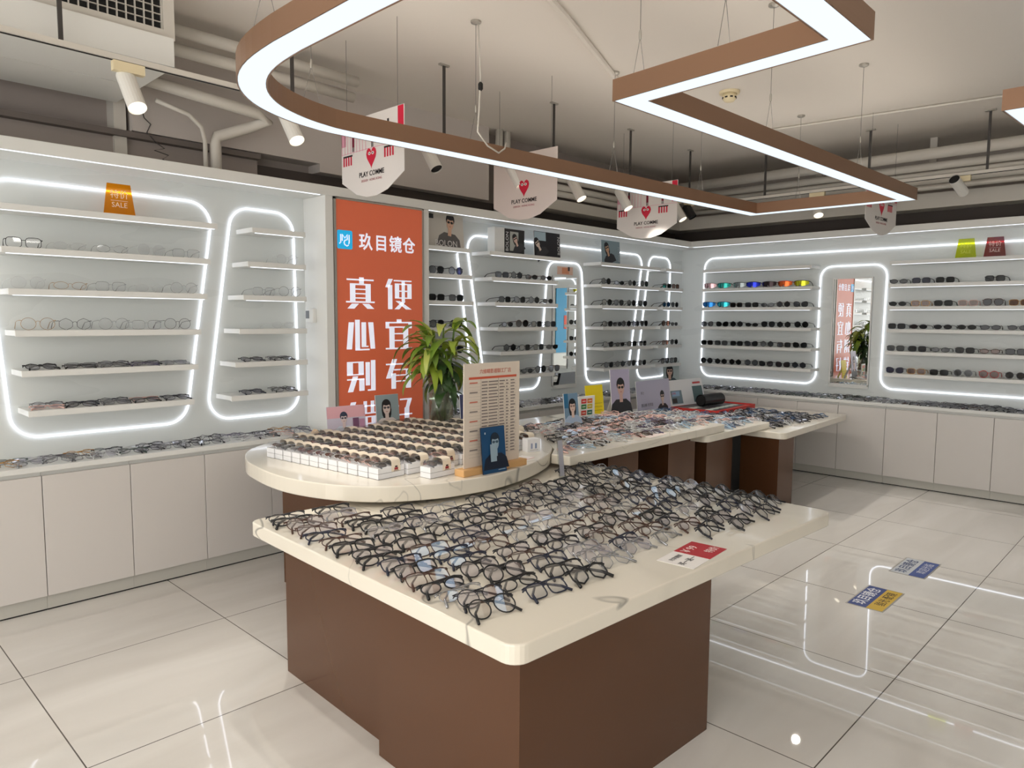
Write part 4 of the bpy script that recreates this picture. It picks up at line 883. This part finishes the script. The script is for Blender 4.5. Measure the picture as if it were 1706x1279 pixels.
def spot(x, y, tgt, label, on=True, body=m_spotw, ln=.20, rad=.042, lens=None, along_='x', power=22):
    t = thing('track_spotlight', label, 'spotlight', (x, y, 2.797))
    if along_ == 'x': part('adapter', MB().box(-.07,.07,-.018,.018,-.045,0,m_cream), t)
    else: part('adapter', MB().box(-.018,.018,-.07,.07,-.045,0,m_cream), t)
    part('stem', MB().tube([(0,0,-.045),(0,0,-.085)], .008, m_spotw, seg=8), t)
    d = (Vector(tgt)-Vector((x, y, 2.7))).normalized(); c = Vector((0,0,-.10)); a = c-d*.06; b = c+d*(ln-.06)
    body_ = MB().tube([a, b], rad, body, seg=20, caps=False); k = len(body_.v)
    body_.tube([a-d*.002, a], rad, body, seg=20); bo = part('barrel', body_, t, False)
    part('lens', MB().tube([b-d*.012, b-d*.008], rad*.93, e_spot if on else m_dblack, seg=20), bo, label='bright lens' if on else 'dark unlit lens')
    if on:
        l = bpy.data.lights.new('spot_lamp', 'SPOT'); l.energy = power; l.spot_size = R(75); l.spot_blend = .6; l.color = (1,.93,.84); l.shadow_soft_size = .035
        o = link('lamp', l, t, loc=b+d*.01); o.rotation_euler = d.to_track_quat('-Z','Y').to_euler()
yt = lambda x: 3.78+x*.021
spot(1.28, yt(1.28), (1.28+.12, (yt(1.28))-.9, 1.25), 'white track spotlight beside the air conditioner, top left')
spot(2.12, yt(2.12), (2.12+.12, (yt(2.12))-.9, 1.25), 'white track spotlight peeking out under the ring left of first banner')
spot(3.15, yt(3.15), (3.15+.12, (yt(3.15))-.9, 1.25), 'white track spotlight with dark unlit end, right of first banner', on=False)
spot(3.98, yt(3.98), (3.98+.12, (yt(3.98))-.9, 1.25), 'white track spotlight in front of the second hanging banner')
spot(4.72, yt(4.72), (4.72+.12, (yt(4.72))-.9, 1.25), 'white track spotlight between second and third hanging banners')
spot(5.40, yt(5.40), (5.40+.12, (yt(5.40))-.9, 1.25), 'white track spotlight in front of the third hanging banner')
spot(6.35, yt(6.35), (6.35+.12, (yt(6.35))-.9, 1.25), 'white track spotlight left of black spotlight near the corner')
spot(6.60, yt(6.60), (6.60+.12, (yt(6.60))-.9, 1.25), 'black track spotlight near the room corner', on=False, body=m_black, ln=.14)
spot(6.98, 2.78, (6.2,2.2,1.0), 'white track spotlight just right of the ring light far corner', along_='y')
spot(6.98, 1.60, (6.2,1.75,3.1), 'white track spotlight with black opening facing up, right side', on=False, along_='y')

# ------------------------------------------------------------------ hanging banners
def hang(x, y, rz, label, plain=False, zb=2.33):
    t = thing('hanging_banner', label, 'banner', (x, y, zb), rz, 'white hanging banners')
    w, H_ = .32, .48
    P = [(-w,H_),(-w,.11),(-.16,.025),(-.05,0),(.05,0),(.16,.025),(w,.11),(w,H_)]; n = len(P)
    bm = cm((226,220,216) if not plain else (214,202,196))
    part('board', MB().add([(a,-.002,b) for a, b in P]+[(a,.002,b) for a, b in P], [tuple(range(n))[::-1], tuple(range(n,2*n))]+[(i,(i+1)%n,n+(i+1)%n,n+i) for i in range(n)], bm), t)
    d = MB(); red = cm((206,30,62)); blk = cm((30,24,28)); pk = cm((226,160,180))
    hz = .235; heart = []
    for k in range(20):
        a = 2*pi*k/20; heart.append((.0032*16*sin(a)**3, hz+.0042*(13*cos(a)-5*cos(2*a)-2*cos(3*a)-cos(4*a))))
    d.add([(a,-.0042,b) for a, b in heart]+[(a,-.003,b) for a, b in heart], [tuple(range(20))]+[(i,(i+1)%20,20+(i+1)%20,20+i) for i in range(20)], red)
    for s_ in (-1, 1):
        e = [(s_*.017+.013*cos(2*pi*k/10), hz+.018+.010*sin(2*pi*k/10)) for k in range(10)]; d.add([(a,-.005,b) for a, b in e], [tuple(range(10))], cm((244,240,238)))
        e = [(s_*.017+.005*cos(2*pi*k/8), hz+.018+.006*sin(2*pi*k/8)) for k in range(8)]; d.add([(a,-.0056,b) for a, b in e], [tuple(range(8))], blk)
    T_(d, 'PLAY COMME', .042, blk, 0, .135, -.004, off=.0006); T_(d, 'DESIGN · HONG KONG', .02, cm((170,90,100)), 0, .098, -.004)
    if not plain:
        d.box(w-.055, w-.002, -.0036, -.0026, .30, .477, red); d.box(-w+.002,-w+.05,-.0036,-.0026,.33,.477,pk)
        for k in range(9): d.box(-w+.004+k*.032,-w+.008+k*.032,-.0036,-.0026,.28,.40,pk)
        for x0 in (-.30, .13):
            d.box(x0,x0+.10,-.0038,-.0028,.262,.272,blk)
            for k in range(4): d.box(x0+k*.026,x0+k*.026+.014,-.0036,-.0026,.21,.262,red)
        d.box(-w+.002,w-.002,-.0034,-.0026,.283,.286,pk)
        for x0 in (-.20,.0,.16): d.box(x0,x0+.022,-.004,-.003,.315,.40,cm((120,20,50))); d.box(x0+.003,x0+.019,-.004,-.003,.40,.425,blk); d.box(x0+.002,x0+.008,-.004,-.003,.288,.315,blk); d.box(x0+.014,x0+.020,-.004,-.003,.288,.315,blk)
    part('print', d, t)
    for s_ in (-1, 1): part('hanging_wire', MB().tube([(s_*.26,0,H_-.01),(s_*.26,0,HC-zb)], .0014, m_wire, seg=4), t)
hang(2.60, 3.71, -pi/2, 'white hanging banner with red heart, nearest, over the orange sign')
hang(3.96, 3.73, -pi/2, 'pale hanging banner with red heart and no street drawing, second from left', True)
hang(5.60, 3.76, -pi/2, 'white hanging banner with red heart, third from left before the corner')
hang(6.70, 2.12, R(-4), 'white hanging banner with red heart over the right wall shelves')

# ------------------------------------------------------------------ air conditioner, pipes, detector
t = thing('air_conditioner', 'white ceiling air unit with dark square grille at top left', 'air conditioner', (0, 0, 0))
part('case', MB().box(-.9,1.555,3.985,4.78,3.03,3.29,m_pipe), t)
part('grille_backing', MB().box(-.8,1.505,3.978,3.984,3.055,3.28,m_dblack), t)
g = MB()
for k in range(54): g.box(1.50-k*.042,1.504-k*.042,3.962,3.977,3.055,3.28,m_pipe)
for k in range(7): g.box(-.8,1.505,3.964,3.976,3.055+k*.037,3.058+k*.037,m_pipe)
part('grille', g, t)
part('grille_frame', MB().box(-.9,1.56,3.95,3.984,3.01,3.055,m_pipe).box(1.505,1.56,3.95,3.984,3.055,3.29,m_pipe), t)
t = thing('duct_panel', 'flat white boxed duct panel under the air unit at top left', 'duct', (0, 0, 0))
part('panel', MB().box(-1.0,1.53,3.89,4.352,2.86,3.0,m_white).box(-1.0,1.53,4.358,4.77,2.86,3.0,m_white), t)
def pipe(label, paths, r=.03, m=m_pipe, clamps=()):
    t = thing('ceiling_pipe', label, 'pipe')
    mb = MB()
    for p in paths: mb.tube(p, r, m, seg=12)
    part('pipe_run', mb, t, True)
    for c in clamps: part('clamp', MB().lathe([(r+.004,-.012),(r+.006,-.01),(r+.006,.01),(r+.004,.012)], m_alu, 12).xf(Matrix.Translation(c) @ Matrix.Rotation(pi/2, 4, 'Y')), t)
pipe('white pipe bending down into the cornice at left', [[(1.55,4.55,2.97),(2.30,4.55,2.91),(2.38,4.56,2.88),(2.30,4.64,2.84),(2.08,4.66,2.74),(2.07,4.66,2.69),(2.07,4.66,2.50)]], .036, clamps=[])
pipe('thin white hose curving down beside the bent pipe', [[(1.70,4.62,2.88),(1.9,4.64,2.84),(1.98,4.65,2.78),(2.0,4.65,2.7),(2.0,4.65,2.5)]], .014)
pipe('upper white pipe running behind the air unit toward the ring', [[(1.62,4.3,3.20),(2.9,4.3,3.19)]], .035)
pipe('lower white pipe running behind the air unit toward the ring', [[(1.62,4.35,3.11),(2.9,4.35,3.10)]], .035)
pipe('pair of upright grey pipes behind the second hanging banner', [[(4.72,4.78,2.5),(4.74,4.78,3.3)],[(4.82,4.78,2.5),(4.84,4.78,3.3)]], .035)
pp = [(7.30,3.08,.05,'topmost'),(7.42,2.99,.035,'second highest'),(7.44,2.93,.02,'thin third'),(7.50,2.88,.035,'fourth'),(7.56,2.83,.03,'fifth'),(7.66,2.90,.05,'rear thick'),(7.40,2.80,.018,'lowest thin')]
for x, z, r, wd in pp: pipe('%s white ceiling pipe running along the right wall' % wd, [[(x,-3.5,z),(x,4.75,z)]], r)
for k, (y, z, r, wd) in enumerate(((4.60,3.05,.05,'highest'),(4.66,2.96,.04,'second'),(4.70,2.88,.03,'third'),(4.72,2.82,.03,'lowest'))): pipe('%s white ceiling pipe crossing above left wall shelves' % wd, [[(4.95,y,z),(7.25,y,z)]], r)
single('conduit', MB().tube([(6.35,3.0,HC-.012),(6.7,.4,HC-.012)], .010, m_pipe, seg=6), 'thin grey conduit running along the ceiling at right', 'conduit')
single('conduit', MB().tube([(2.0,2.30,HC-.015),(3.2,2.72,HC-.015),(4.4,3.2,HC-.015)], .022, m_ceil, seg=8), 'pale painted conduit crossing the ceiling over the ring', 'conduit')
for k, y in enumerate((2.0,3.05)): single('pipe_bracket', MB().box(-.025,.025,-.03,.03,0,.24,m_pipe), 'white bracket holding pipes on the right wall, %s' % ('nearer','farther')[k], 'bracket', (7.7, y, 3.06))
t = thing('smoke_detector', 'round cream smoke detector on the ceiling inside the ring', 'smoke detector', (5.13, 2.73, HC))
part('base', MB().lathe([(0,-.02),(.072,-.02),(.075,-.001),(0,-.001)], m_cream, 24), t, False)
part('sensor', MB().lathe([(0,-.075),(.035,-.073),(.048,-.055),(.052,-.02)], m_cream, 24), t, True)
s_ = MB()
for k in range(8): a = k*pi/4; s_.box(-.010,.010,-.003,.003,-.005,.005,m_dblack).xf(Matrix.Translation((.049*cos(a),.049*sin(a),-.048)) @ Matrix.Rotation(a+pi/2,4,'Z'), len(s_.v)-8)
part('vent_slots', s_, t)
single('loose_wire', MB().tube([(1.66,4.75,2.86),(1.68,4.76,2.80),(1.72,4.77,2.77),(1.70,4.78,2.72),(1.75,4.78,2.67),(1.80,4.78,2.64),(1.74,4.78,2.62),(1.82,4.77,2.60),(1.78,4.76,2.57),(1.84,4.76,2.53)], .004, m_rod, seg=5), 'tangled dark wire hanging from the duct above left cornice', 'wire', smooth=True)
# blue illuminated poster on the shop front wall, seen only in the mirrors
single('blue_poster', MB().box(-.55,.55,-.03,0,.6,2.6,cm((60,150,196))).box(-.1,.2,.0,.01,1.3,1.7,cm((214,80,60))), 'tall blue poster on the wall behind the photographer', 'poster', (-1.05,-4.46,0))
